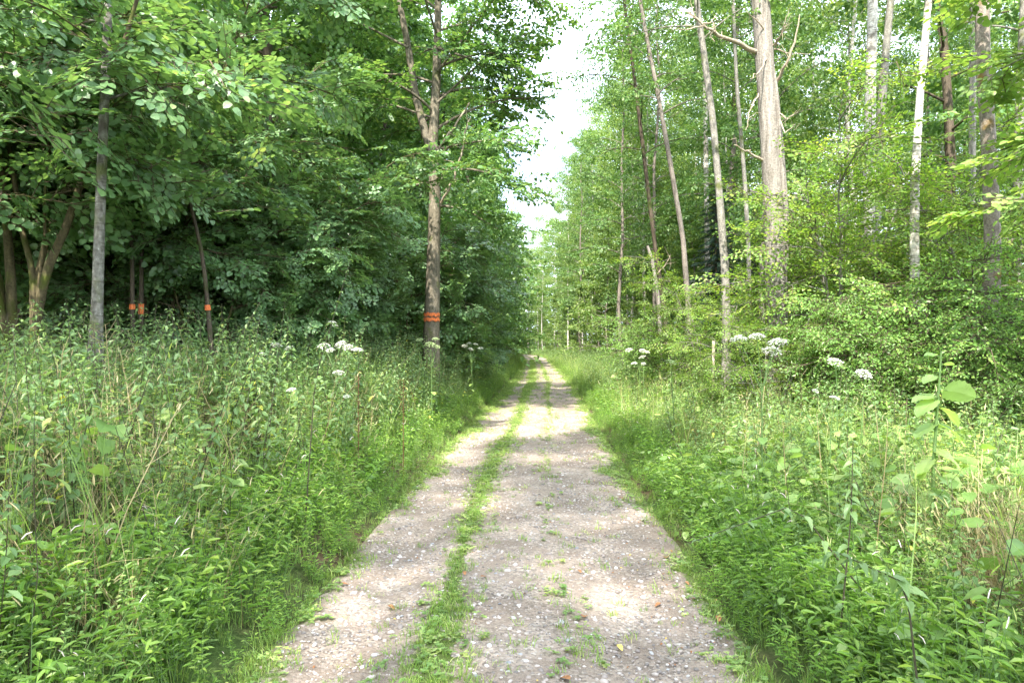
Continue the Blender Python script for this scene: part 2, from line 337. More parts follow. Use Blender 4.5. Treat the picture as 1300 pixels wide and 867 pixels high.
    a3 = t.nodes.new('ShaderNodeMix'); a3.data_type = 'RGBA'; L.new(rg.outputs[0], a3.inputs['Factor']); L.new(a2.outputs['Result'], a3.inputs['A']); L.new(gm.outputs[0], a3.inputs['B'])
    p = t.nodes.new('ShaderNodeBsdfPrincipled'); p.inputs['Roughness'].default_value = .9; p.inputs['Specular IOR Level'].default_value = .2
    L.new(a3.outputs['Result'], p.inputs['Base Color'])
    inv = t.nodes.new('ShaderNodeMath'); inv.operation = 'SUBTRACT'; inv.inputs[0].default_value = 1; L.new(vo.outputs['Distance'], inv.inputs[1])
    b = t.nodes.new('ShaderNodeBump'); b.inputs['Strength'].default_value = .7; b.inputs['Distance'].default_value = .008; L.new(inv.outputs[0], b.inputs['Height'])
    b2 = t.nodes.new('ShaderNodeBump'); b2.inputs['Strength'].default_value = .6; b2.inputs['Distance'].default_value = .01; L.new(n1.outputs['Fac'], b2.inputs['Height']); L.new(b.outputs[0], b2.inputs['Normal'])
    L.new(b2.outputs[0], p.inputs['Normal'])
    o = t.nodes.new('ShaderNodeOutputMaterial'); L.new(p.outputs[0], o.inputs[0]); return m
def stonemat():
    m = bpy.data.materials.new('pebble'); t = nodes(m); L = t.links
    at = t.nodes.new('ShaderNodeAttribute'); at.attribute_name = 'var'
    r = ramp(t, [(0, (0.162, 0.141, 0.130)), (.3, (0.291, 0.243, 0.216)), (.55, (0.370, 0.306, 0.271)), (.8, (0.444, 0.384, 0.345)), (.93, (0.580, 0.540, 0.513)), (1, (0.192, 0.200, 0.224))])
    L.new(at.outputs['Fac'], r.inputs[0])
    p = t.nodes.new('ShaderNodeBsdfPrincipled'); p.inputs['Roughness'].default_value = .75; L.new(r.outputs[0], p.inputs['Base Color'])
    o = t.nodes.new('ShaderNodeOutputMaterial'); L.new(p.outputs[0], o.inputs[0]); return m

def tagk(o, kind): o['kind'] = kind
def tag(o, label, cat, group=None):
    o['label'] = label; o['category'] = cat
    if group: o['group'] = group
def thing(name, label, cat, loc=(0, 0, 0), group=None):
    o = bpy.data.objects.new(name, None); o.empty_display_size = .2; C.objects.link(o); o.location = [float(v) for v in loc]
    tag(o, label, cat, group); return o
def local(g, loc):
    V, F, M_, A = g.cat(); g.V = [V - np.asarray(loc, np.float32)]; return g

# ------------------------------------------------------------------ the ground and the gravel track
def nonuni(a, b, fine_a, fine_b, step, grow=1.12):
    l = [fine_a]; s_ = step
    while l[-1] > a: s_ *= grow; l.append(l[-1] - s_)
    u = list(np.arange(fine_a + step, fine_b, step)); s_ = step; r = [fine_b]
    while r[-1] < b: s_ *= grow; r.append(r[-1] + s_)
    return np.array(l[::-1] + u + r)
xs = nonuni(-900, 900, -7, 10, .22); ys = nonuni(-500, 1500, -2, 60, .4)
X, Y = np.meshgrid(xs, ys); Z = gz(X, Y)
nx, ny = len(xs), len(ys); i, j = np.meshgrid(np.arange(ny - 1), np.arange(nx - 1), indexing='ij')
g = Geo().add(np.stack([X, Y, Z], -1).reshape(-1, 3), np.stack([i * nx + j, i * nx + j + 1, (i + 1) * nx + j + 1, (i + 1) * nx + j], -1).reshape(-1, 4))
go = g.build('ground', groundmat(), sm=True); tagk(go, 'structure')

def greenness(u, y):
    """how overgrown the track is at sideways offset u from its middle"""
    w1 = .17 + .03 * np.sin(y * 1.7 + 2) + .04 * np.sin(y * .8) + .03 * np.sin(y * 2.3) + .09 * smooth((y - 12) / 25)
    c1 = -.42 + .05 * np.sin(y * .45 + 1)
    a = np.exp(-((u - c1) / (w1 * 1.05)) ** 2)
    b = np.exp(-((u - .30 - .04 * np.sin(y * .5)) / .16) ** 2) * (.42 + .45 * smooth((y - 9) / 16) + .2 * wav(u * 6, y * 1.2, 2.))
    e = smooth((np.abs(u + .02) - .86 - .12 * (1 - smooth((y - 4) / 7)) - .09 * np.sin(y * 1.3) - .06 * np.sin(y * 3.1 + 2) - .05 * np.sin(y * 7 + u * 5) + .22 * smooth((y - 9) / 14) * (u < 0)) / .42)
    return np.clip(np.maximum(np.maximum(a, b), e), 0, 1)
ty_ = np.concatenate([np.arange(-6, 14, .07), np.arange(14, 40, .2), np.arange(40, 175, .6)]); tu = np.linspace(-1.38, 1.38, 47)
U, YY = np.meshgrid(tu, ty_)
slope = np.gradient(cx(ty_), ty_)[:, None]; nl = np.sqrt(1 + slope ** 2)
XX = cx(YY) + U / nl; Yo = YY - U * slope / nl
rut = np.exp(-((U + .85) / .2) ** 2) + np.exp(-((U - .72) / .24) ** 2)
ZZ = .012 - .028 * rut + .012 * np.exp(-((U + .1) / .5) ** 2) + .006 * wav(XX * 5, YY * 5, 1) - .05 * smooth((np.abs(U) - 1.2) / .18)
nx = len(tu); ny = len(ty_); i, j = np.meshgrid(np.arange(ny - 1), np.arange(nx - 1), indexing='ij')
g = Geo().add(np.stack([XX, Yo, ZZ], -1).reshape(-1, 3), np.stack([i * nx + j, i * nx + j + 1, (i + 1) * nx + j + 1, (i + 1) * nx + j], -1).reshape(-1, 4))
tr = g.build('gravel_track', trackmat(), sm=True); tagk(tr, 'structure')
at = tr.data.attributes.new('green', 'FLOAT', 'POINT')
at.data.foreach_set('value', (greenness(U, YY) * .55 + .07 * (wav(XX * 3, YY * 2, 5) > .4)).astype(np.float32).ravel())

def track_z(u): return .012 - .028 * (np.exp(-((u + .85) / .2) ** 2) + np.exp(-((u - .72) / .24) ** 2)) + .012 * np.exp(-((u + .1) / .5) ** 2)

# pebbles lying in the gravel
def pebble(rng):
    import itertools
    n = 3; V = []; F = []; idx = {}
    def vid(p):
        k = tuple(p)
        if k not in idx: idx[k] = len(V); q = np.array(p, float) - 1; q /= np.linalg.norm(q) ** .85; V.append(q)
        return idx[k]
    for ax in range(3):
        for side in (0, 2):
            for a in range(2):
                for b in range(2):
                    q = []
                    for (da, db) in ((0, 0), (1, 0), (1, 1), (0, 1)):
                        p = [0, 0, 0]; p[ax] = side; p[(ax + 1) % 3] = a + da; p[(ax + 2) % 3] = b + db; q.append(vid(p))
                    F.append(q if side else q[::-1])
    V = np.array(V) * [1, .75, .5]; V *= 1 + rng.normal(0, .1, V.shape)
    return Geo().add(V, F)
rng = RNG(3)
g = Geo()
for k in range(4):
    n_ = 6500; T = pebble(rng)
    y = 1.5 + 15 * rng.random(n_) ** 1.6; u = rng.uniform(-1.25, 1.2, n_)
    keep = rng.random(n_) > greenness(u, y) * .85; keep &= wav((u + 3) * 4, y * 1.5, 7.) > rng.uniform(-1.3, .5, n_)
    y, u = y[keep], u[keep]; n_ = len(y)
    sc = np.clip(np.exp(rng.normal(-4.9, .45, n_)), .003, .026)
    R = tilts(rng, n_, .2) * sc[:, None, None]
    g.bake(T, R, np.stack([cx(y) + u, y, track_z(u) + sc * .12], -1), rng.uniform(-.5, .5, n_))
o = g.build('gravel_stones', stonemat(), sm=True); tagk(o, 'stuff')

# ------------------------------------------------------------------ herb templates
def herb_nettle(rng, H=1.2, nn=17, LL=.084, hi=True, m_leaf=0, m_stem=1, bare=.25):
    g = Geo(); bend = rng.normal(0, .10, 2)
    pt = lambda t: np.array([bend[0] * t * t * H, bend[1] * t * t * H, t * H])
    tube(g, [pt(t) for t in np.linspace(0, 1, 5)], np.linspace(.0045, .0015, 5), 3, m_stem, .5)
    lf = [leaf2(1, .5, .15, .3), leaf2(1, .42, .2, .45), leaf2(1, .55, .1, .2)]
    az = rng.uniform(0, pi)
    for k in range(nn):
        t = bare + (1 - bare) * (k + .5) / nn; az += pi / 2 + rng.normal(0, .2)
        s_ = LL * (1.15 - .85 * ((t - bare) / (1 - bare)) ** 1.8) * rng.uniform(.8, 1.15)
        if t < bare + .15 and rng.random() < .4: continue
        for q in (0, pi):
            a = az + q + rng.normal(0, .2); el = rng.normal(-.15, .3)
            d = np.array([cos(a) * cos(el), sin(a) * cos(el), sin(el)])
            p0 = pt(t) + d * .015
            va = rng.uniform(.1, .8) + (.0 if t > .5 else rng.choice([0, 0, 0, 0, .3]))
            put(g, lf[rng.integers(3)], p0, d, s_, roll=np.array([rng.normal(0, .35)]), a=np.array([va - .5]), m=m_leaf)
            if hi and t > .55 and rng.random() < .5:         # hanging flower tassels
                d2 = np.array([cos(a + .5), sin(a + .5), -.5])
                put(g, leaf2(1, .12), pt(t), d2, s_ * .7, a=np.array([.35]), m=m_leaf)
    return g
def herb_knot(rng, H=.38):
    g = Geo(); lf = [leaf2(1, .25, .2, .2), leaf2(1, .3, .1, .35)]
    for b in range(5):
        a = rng.uniform(0, 2 * pi); lean = rng.uniform(.15, .6); h = H * rng.uniform(.7, 1.15)
        pt = lambda t: np.array([cos(a) * lean * h * t, sin(a) * lean * h * t, h * t * (1 - .15 * t * lean)])
        tube(g, [pt(0), pt(.5), pt(1)], [.003, .002, .001], 3, 1, .5)
        n_ = 10
        for k in range(n_):
            t = .25 + .75 * k / n_; aa = a + k * 2.4 + rng.normal(0, .3); el = rng.uniform(.0, .7)
            put(g, lf[k % 2], pt(t), [cos(aa) * cos(el), sin(aa) * cos(el), sin(el)], rng.uniform(.036, .066), roll=rng.normal(0, .4, 1), a=rng.uniform(-.4, .4, 1), m=0)
        if rng.random() < .09:
            d = np.array([cos(a) * .5, sin(a) * .5, .8]); e = pt(1)
            tube(g, [e, e + d * .02, e + d * .035 + [cos(a) * .008, sin(a) * .008, -.004]], [.0012, .0022, .0008], 4, 2, .5)
    return g
def herb_fine(rng, H=.85):
    g = Geo(); lf = [leaf2(1, .4, .1, .2), leaf2(1, .28, .15, .3)]
    for b in range(6):
        a = rng.uniform(0, 2 * pi); lean = rng.uniform(.05, .38); h = H * rng.uniform(.6, 1.1); z0 = rng.uniform(0, .2)
        pt = lambda t: np.array([cos(a) * lean * h * t ** 1.3, sin(a) * lean * h * t ** 1.3, z0 * 0 + h * t])
        tube(g, [pt(0), pt(.5), pt(1)], [.003, .002, .001], 3, 1, .5)
        for k in range(17):
            t = .25 + .75 * k / 17; aa = k * 2.4 + rng.normal(0, .4); el = rng.uniform(-.3, .6)
            put(g, lf[k % 2], pt(t) + rng.normal(0, .015, 3), [cos(aa) * cos(el), sin(aa) * cos(el), sin(el)], rng.uniform(.028, .05), roll=rng.normal(0, .5, 1), a=rng.uniform(-.4, .4, 1), m=0)
    return g
def herb_broad(rng, H=.5, LL=.11, n_=9, four=True):
    g = Geo(); lf = [leaf4(1, .85, .2, .3, .14), leaf4(1, .7, .15, .2, .05)]
    for k in range(n_):
        a = k * 2.4 + rng.normal(0, .4); h = H * rng.uniform(.35, 1.1); r = rng.uniform(.05, .25)
        e = np.array([cos(a) * r, sin(a) * r, h]); el = rng.uniform(-.4, .25)
        tube(g, [[0, 0, 0], [e[0] * .35, e[1] * .35, h * .6], e], [.0028, .002, .0013], 3, 1, .5)
        put(g, lf[k % 2], e, [cos(a) * cos(el), sin(a) * cos(el), sin(el)], LL * rng.uniform(.65, 1.2), roll=rng.normal(0, .35, 1), a=rng.uniform(-.4, .4, 1), m=0)
    return g
def herb_grass(rng, H=.35, n_=14, wd=.004, spread=.5, m=0, seed=False, base=.04):
    g = Geo()
    for k in range(n_):
        a = rng.uniform(0, 2 * pi); h = H * rng.uniform(.5, 1.15); c = spread * rng.uniform(.2, 1.3)
        b0 = rng.normal(0, base, 3) * [1, 1, 0]; sd = np.array([-sin(a), cos(a), 0]) * wd * rng.uniform(.6, 1.2)
        ts = np.array([0, .4, .75, 1.]); ww = [1, .9, .55, .08]
        V = []
        for t, q in zip(ts, ww):
            p = b0 + np.array([cos(a) * c * h * t * t, sin(a) * c * h * t * t, h * t * (1 - .35 * c * t)])
            V += [p - sd * q, p + sd * q]
        g.add(V, [[0, 1, 3, 2], [2, 3, 5, 4], [4, 5, 7, 6]], m, rng.uniform(.1, .85))
        if seed and rng.random() < .4: put(g, leaf2(1, .12), V[6] - np.array([0, 0, .03]), np.array([cos(a) * .4, sin(a) * .4, .9]), .07, a=np.array([.4]), m=m)
    return g
def herb_clover(rng):
    g = Geo(); lf = leaf2(1, .85, .1, .1)
    for k in range(7):
        a = rng.uniform(0, 2 * pi); r = rng.uniform(.0, .06); h = rng.uniform(.008, .035)
        for q in range(3):
            aa = a + q * 2.1; put(g, lf, [cos(a) * r, sin(a) * r, h], [cos(aa), sin(aa), rng.uniform(-.1, .3)], rng.uniform(.012, .022), a=rng.uniform(-.4, .4, 1), m=0)
    return g

def scatter(rng, n_, ymin, ymax, dmin, dmax, side, power=1.0, dpow=1.0):
    y = ymin + (ymax - ymin) * rng.random(n_) ** power
    d = dmin + (dmax - dmin) * rng.random(n_) ** dpow
    x = cx(y) + side * (1.2 + d)
    keep = np.abs(x) < .78 * y + 1.6
    return x[keep], y[keep], d[keep]
def plant(g, T, rng, x, y, sc, tilt=.1, dv=.15, dz=-.02):
    n_ = len(x)
    if n_ == 0: return
    R = tilts(rng, n_, tilt) * np.broadcast_to(sc, (n_,))[:, None, None]
    patch = .12 * wav(x * 1.3, y * 1.1, 3.3)
    g.bake(T, R, np.stack([x, y, gz(x, y) + dz], -1), rng.normal(0, dv * .5, n_) + patch)
def areacount(ymin, ymax, dmin, dmax, dens):
    return int((ymax - ymin) * (dmax - dmin) * dens)

rng = RNG(11)
TN = [herb_nettle(rng) for _ in range(7)]
TNlo = [herb_nettle(rng, nn=8, LL=.13, hi=False) for _ in range(4)]
TK = [herb_knot(rng) for _ in range(6)]
TF = [herb_fine(rng) for _ in range(6)]
TB = [herb_broad(rng) for _ in range(5)]
TG = [herb_grass(rng) for _ in range(5)]
TGt = [herb_grass(rng, .9, 12, .0035, .45, 0, True) for _ in range(4)]
TS = [herb_grass(rng, .95, 16, .0022, .75, 0, True, .08) for _ in range(4)]
TSG = [herb_grass(rng, .075, 14, .0028, .8, 0, False, .03) for _ in range(4)]
TC = [herb_clover(rng) for _ in range(5)]

def hscale(d, side):                                  # how tall the herbs stand at distance d from the track
    return (.34 + .66 * smooth(d / (1.1 if side < 0 else 1.9)))
def stuff(name, mats, fill):
    g = Geo(); fill(g)
    if g.n: o = g.build(name, mats); tagk(o, 'stuff')

for side, sn in ((-1, 'left'), (1, 'right')):
    rng = RNG(20 + side)
    def f(g):                                          # nettles: tall, behind the low fringe
        for (y0, y1, dens, TT, d0, d1) in ((1.0, 9, 26 if side < 0 else 9, TN, .7, 8), (9, 20, 24 if side < 0 else 10, TN, .5, 7), (20, 60, 16, TNlo, .3, 4.5), (60, 165, 8, TNlo, .2, 3.5)):
            for T in TT:
                x, y, d = scatter(rng, areacount(y0, y1, d0, d1, dens / len(TT)), y0, y1, d0, d1, side)
                k = wav(x * .8, y * .8, 1.2) > rng.uniform(-1.6, .2, len(x)) ; x, y, d = x[k], y[k], d[k]
                top = (1.0 if side < 0 else .95)
                plant(g, T, rng, x, y, top * hscale(d, side) * rng.uniform(.6, 1.2, len(x)) * (.8 + .2 * smooth((y - 3) / 5)), .13)
    stuff('nettles_%s' % sn if False else 'nettles', [M['nettle'], M['darkstem']], f)
    def f(g):                                          # light knotweed fringe along the track
        for (y0, y1, dens, d1) in ((1.0, 8, 66, .85 if side < 0 else .95), (8, 22, 30, .7), (22, 60, 9, .5)):
            for T in TK:
                x, y, d = scatter(rng, areacount(y0, y1, .0, d1 * 1.25, dens / len(TK)), y0, y1, .0, d1 * 1.25, side)
                dd = d - .12 * wav(x * 3, y * 2.2, 4); k = (dd > .10) & (dd < d1 * (1 + .3 * wav(x, y, 6.)) + .25); x, y, d = x[k], y[k], d[k]
                plant(g, T, rng, x, y, (.45 + .75 * smooth(d / .6)) * rng.uniform(.7, 1.25, len(x)), .2)
    stuff('knotweed', [M['persic'], M['stem'], M['pink']], f)
    def f(g):                                          # fine-leaved herbs filling the bank
        for (y0, y1, dens, d0, d1) in ((1.0, 9, 20 if side < 0 else 26, .35, 7), (9, 24, 20 if side < 0 else 24, .2, 6), (24, 60, 7, .1, 4), (60, 160, 4, .1, 3)):
            for T in TF:
                x, y, d = scatter(rng, areacount(y0, y1, d0, d1, dens / len(TF)), y0, y1, d0, d1, side)
                k = wav(x * .9, y * .9, 5.2) > rng.uniform(-1.3, .6, len(x)); x, y, d = x[k], y[k], d[k]
                big = np.where(y > 24, 1.3, 1.)
                plant(g, T, rng, x, y, big * 1.05 * hscale(d, side) * rng.uniform(.6, 1.1, len(x)), .15)
    stuff('meadow_herbs', [M['fine'], M['stem']], f)
    def f(g):
        for (y0, y1, dens, d0, d1) in ((1.0, 9, 8 if side < 0 else 26, .3, 6), (9, 22, 5 if side < 0 else 14, .5, 6)):
            for T in TB:
                x, y, d = scatter(rng, areacount(y0, y1, d0, d1, dens / len(TB)), y0, y1, d0, d1, side)
                k = wav(x * .7, y * .7, 8.2) > rng.uniform(-.8, .8, len(x)); x, y, d = x[k], y[k], d[k]
                plant(g, T, rng, x, y, (.5 + .75 * smooth(d / 1.8)) * rng.uniform(.6, 1.15, len(x)), .15)
    stuff('broad_leaved_herbs', [M['broad'], M['stem']], f)
    def f(g):                                          # grass
        for (y0, y1, dens, TT, d0, d1, s0) in ((1., 9, 85, TG, .0, .8, .6), (9, 25, 34, TG, -.05, .8, .8), (25, 60, 14, TG, -.1, .8, 1.1), (60, 130, 6, TG, -.1, .7, 1.3), (1., 9, 5 if side < 0 else 3, TGt, .5, 7, 1), (9, 22, 4, TGt, .5, 5, 1), (22, 60, 5, TGt, .3, 3.5, 1)):
            for T in TT:
                x, y, d = scatter(rng, areacount(y0, y1, d0, d1, dens / len(TT)), y0, y1, d0, d1, side)
                plant(g, T, rng, x, y, s0 * (.45 + .55 * smooth((d + .1) / .7)) * rng.uniform(.6, 1.2, len(x)), .15)
    stuff('verge_grass', [M['grass']], f)
    def f(g):                                          # dry straw
        spots = [(-2.6, 3.9, .9, 40), (-3.2, 6.8, 1.1, 80), (-1.9, 8.6, .9, 22), (-5, 9, 1.3, 16), (-4.2, 5.0, 1.2, 14)] if side < 0 else \
                [(3.15, 4.1, .4, 70), (2.9, 3.3, .3, 14), (3.4, 5.6, .7, 20), (3.6, 9.5, 1.0, 26), (2.6, 13, 1.6, 14)]
        for sx, sy, sr, n_ in spots:
            for T in TS:
                m_ = max(1, n_ // 4 + 1); x = rng.normal(sx, sr * .6, m_); y = rng.normal(sy, sr * .8, m_)
                k = np.abs(x - cx(y)) > 1.6; plant(g, T, rng, x[k], y[k], rng.uniform(.6, 1.05, k.sum()), .3)
    stuff('dry_grass', [M['straw']], f)
    def f(g):                                          # dead dark stalks of last year and pale dry stems between the herbs
        TD = []
        for q in range(4):
            t_ = Geo(); bx, by = rng.normal(0, .15, 2)
            tube(t_, [[0, 0, 0], [bx * .3, by * .3, .5], [bx, by, 1.0]], [.0035, .003, .0015], 4)
            for r_ in range(5):
                a = rng.uniform(0, 6.28); h = rng.uniform(.4, .95); tube(t_, [[bx * h * h, by * h * h, h], [bx * h * h + cos(a) * .1, by * h * h + sin(a) * .1, h + .1]], [.0015, .0008], 3)
            TD.append(t_)
        for T in TD:
            for m_, dn in ((0, .9), (1, .8 if side < 0 else .5)):
                x, y, d = scatter(rng, areacount(1.5, 16, .6, 6, dn), 1.5, 16, .6, 6, side); R_ = tilts(rng, len(x), .25) * rng.uniform(.6, 1.15, len(x))[:, None, None]
                g.bake(T, R_, np.stack([x, y, gz(x, y)], -1), rng.uniform(-.4, .4, len(x)), m=np.full(len(T.cat()[1]) * len(x), m_, np.int32))
    stuff('dry_stalks', [M['darkstem'], M['straw']], f)
    def f(g):                                          # scattered single straws everywhere in the bank
        for T in TS:
            x, y, d = scatter(rng, areacount(2, 18, .5, 6, .25 if side < 0 else .1), 2, 18, .5, 6, side); plant(g, T, rng, x, y, rng.uniform(.5, 1., len(x)), .35)
    stuff('dry_grass', [M['straw']], f)
# forest floor plants, further from the track
rng = RNG(77)
def f(g):
    for T in TNlo + TB[:3]:
        for side in (-1, 1):
            x, y, d = scatter(rng, 330, 5, 50, 5, 16, side); k = wav(x * .6, y * .6, 2.2) > rng.uniform(-.6, 1., len(x))
            plant(g, T, rng, x[k], y[k], rng.uniform(.4, .9, k.sum()), .2)
stuff('forest_floor_plants', [M['nettle'], M['stem']], f)
# grass and clover on the track itself
rng = RNG(88)
def f(g):
    for T in TSG:
        n_ = 11000; y = 1.2 + 70 * rng.random(n_) ** 2.1; u = rng.uniform(-1.35, 1.3, n_)
        k = greenness(u, y) + .22 * np.exp(-((u + .38) / .3) ** 2) + .3 * (wav(u * 7, y * 4, 3) > .35) > rng.uniform(.3, 1.6, n_) ; k |= (rng.random(n_) < .035)
        u, y = u[k], y[k]
        R = tilts(rng, len(y), .2) * (rng.uniform(.35, .95, len(y)) * np.where(y > 20, 1.5, 1))[:, None, None]
        g.bake(T, R, np.stack([cx(y) + u, y, track_z(u) - .004], -1), rng.normal(0, .15, len(y)))
stuff('track_grass', [M['grass']], f)
def f(g):
    for T in TC:
        n_ = 1300; y = 1.2 + 16 * rng.random(n_) ** 1.5; u = rng.uniform(-1.3, 1.25, n_)
        k = greenness(u, y) + .12 * (wav(u * 5, y * 3, 9) > .3) > rng.uniform(.12, 1.5, n_); u, y = u[k], y[k]
        R = tilts(rng, len(y), .1) * rng.uniform(.6, 1.3, len(y))[:, None, None]
        g.bake(T, R, np.stack([cx(y) + u, y, track_z(u)], -1), rng.normal(0, .2, len(y)))
stuff('clover', [M['fine']], f)
def f(g):                                              # crumbs of dead leaf and twig on the gravel
    lf = leaf2(1, .6, .3, .3)
    for mi, n_ in ((0, 420), (1, 160)):
        y = 1.5 + 12 * rng.random(n_) ** 1.3; u = np.where(rng.random(n_) < .55, rng.normal(1.0, .16, n_), rng.uniform(-1.2, 1.2, n_)); u = np.clip(u, -1.3, 1.3)
        R_ = tilts(rng, n_, .25) * rng.uniform(.006, .022, n_)[:, None, None]
        g.bake(lf, R_, np.stack([cx(y) + u, y, track_z(u) + .008], -1), None, np.full(2 * n_, mi, np.int32))
stuff('leaf_litter', [M['deadleaf'], M['yellowleaf']], f)

# ------------------------------------------------------------------ trees
def spray(rng, n_=9, leaf=None, side=True, ls=.16, zj=.25, flat=.12, twig=True):
    """a flat leafy twig one unit long pointing +Y"""
    g = Geo(); pos = []; dr = []
    for k in range(n_):
        t = .12 + .88 * k / (n_ - 1); s_ = 1 if k % 2 else -1
        pos.append([rng.normal(0, .01), t, -.16 * t * t]); a = s_ * rng.uniform(.6, 1.2) * (1 - .6 * (k == n_ - 1)); dr.append([sin(a), cos(a), rng.normal(-.1, zj)])
    if side:
        for q, s_ in ((.2, 1), (.34, -1), (.5, 1), (.66, -1)):
            a0 = s_ * rng.uniform(.6, .95); L_ = .52 * (1.1 - q) + .12
            for k in range(5):
                t = (k + 1) / 5 * L_; p = [sin(a0) * t, q + cos(a0) * t, -.16 * q * q - .12 * t]
                a = a0 + (1 if k % 2 else -1) * rng.uniform(.5, 1.1) * (k < 4); pos.append(p); dr.append([sin(a), cos(a), rng.normal(-.1, zj)])
            if twig: tube(g, [[0, q, -.16 * q * q], [sin(a0) * L_, q + cos(a0) * L_, -.16 * q * q - .12 * L_]], [.008, .003], 3, 1)
    if twig: tube(g, [[0, 0, 0], [0, .5, -.04], [0, 1, -.16]], [.012, .008, .003], 3, 1)
    pos = np.array(pos) + rng.normal(0, .012, (len(pos), 3)); dr = np.array(dr)
    n2 = len(pos)
    put(g, leaf, pos, dr, ls * rng.uniform(.7, 1.2, n2), roll=rng.normal(0, flat * 2.5, n2), a=rng.uniform(-.38, .38, n2), m=0)
    return g
def bunch(rng, n_=26, leaf=None, ls=.16):
    """a loose irregular clump of leaves about one unit across"""
    g = Geo(); pos = rng.normal(0, .3, (n_, 3)) * [1, 1, .8] + [0, .3, 0]; dr = rng.normal(0, 1, (n_, 3)) + [0, .3, -.4]
    put(g, leaf, pos, dr, ls * rng.uniform(.7, 1.3, n_), roll=rng.uniform(-.8, .8, n_), a=rng.uniform(-.4, .4, n_), m=0)
    return g
def wander(rng, base, top, n_=9, amt=.12):
    t = np.linspace(0, 1, n_)[:, None]; p = np.asarray(base)[None] * (1 - t) + np.asarray(top)[None] * t
    w_ = np.cumsum(rng.normal(0, amt, (n_, 3)) * [1, 1, 0], 0); w_ -= t * w_[-1]
    return p + w_ * 1.0
def sample(pts, t):
    pts = np.asarray(pts); s_ = np.linspace(0, 1, len(pts)); return np.array([np.interp(t, s_, pts[:, c]) for c in range(3)]).T

class Tree:
    """collects wood (trunk and living limbs) and leaves of one tree"""
    def __init__(s, seed): s.rng = RNG(seed); s.w = Geo(); s.l = Geo(); s.sp = []; s.sd = []; s.ss = []
    def limb(s, pts, r0, r1=None, n=6):
        K = len(pts); tube(s.w, pts, np.linspace(r0, r1 if r1 else r0 * .3, K), n, 0, .5)
    def sub(s, limb, s0=.25, nsub=6, lsub=.4, nsp=4, size=.5, droop=.1, thick=.01, yawr=.9, pit=.18):
        rng = s.rng; L = np.linalg.norm(limb[-1] - limb[0])
        for k in range(nsub):
            t = s0 + (1 - s0) * (k + rng.uniform(.2, .8)) / nsub; p = sample(limb, t); q = sample(limb, min(1, t + .08)) - sample(limb, t - .08)
            q /= np.linalg.norm(q) + 1e-9; a = (1 if k % 2 else -1) * rng.uniform(.5, yawr + .3)
            h = np.array([q[0] * cos(a) - q[1] * sin(a), q[0] * sin(a) + q[1] * cos(a), q[2] * .5 + rng.normal(.05, .15)]); h /= np.linalg.norm(h) + 1e-9
            l = L * lsub * (1.15 - .6 * t) * rng.uniform(.7, 1.25)
            pts = np.array([p + h * l * u + np.array([0, 0, -droop * l * u * u]) for u in (0, .35, .7, 1.)])
            tube(s.w, pts, np.linspace(thick, thick * .35, 4), 4, 0, .5)
            n2 = max(2, int(nsp * (.6 + l * .5)))
            for u in np.linspace(.2, 1, n2):
                s.leafpt(sample(pts, u), h, size * rng.uniform(.75, 1.2), pit)
        for u in np.linspace(.6, 1, 3): s.leafpt(sample(limb, u), limb[-1] - limb[-2], size, pit)
    def leafpt(s, p, h, size, pit=.18):
        a = s.rng.uniform(-.8, .8); d = np.array([h[0] * cos(a) - h[1] * sin(a), h[0] * sin(a) + h[1] * cos(a), h[2] * .4 + s.rng.normal(-.08, pit)])
        s.sp.append(p); s.sd.append(d); s.ss.append(size)
    def leaves(s, temps, flat=.25, keep=None):
        if not s.sp: return
        sp, sd, ss = np.array(s.sp), np.array(s.sd), np.array(s.ss); rng = s.rng
        if keep is not None:
            k = keep(sp); sp, sd, ss = sp[k], sd[k], ss[k]
        w_ = rng.integers(0, len(temps), len(sp)); cl = .13 * wav(sp[:, 0] * 1.7, sp[:, 2] * 1.9 + sp[:, 1], 1.)
        R = frames(sd, roll=rng.normal(0, flat, len(sp))) * ss[:, None, None]
        for k, T in enumerate(temps):
            q = w_ == k; s.l.bake(T, R[q], sp[q], cl[q] + rng.normal(0, .05, q.sum()))
    def finish(s, name, label, cat, bark, leafm, loc=(0, 0, 0), group=None, crown='crown'):
        loc = np.asarray(loc, float)
        e = thing(name, label, cat, loc, group)
        if s.w.n: local(s.w, loc).build('trunk', bark, e, sm=True)
        if s.l.n: local(s.l, loc).build(crown, [leafm, M['twig']], e)
        return e

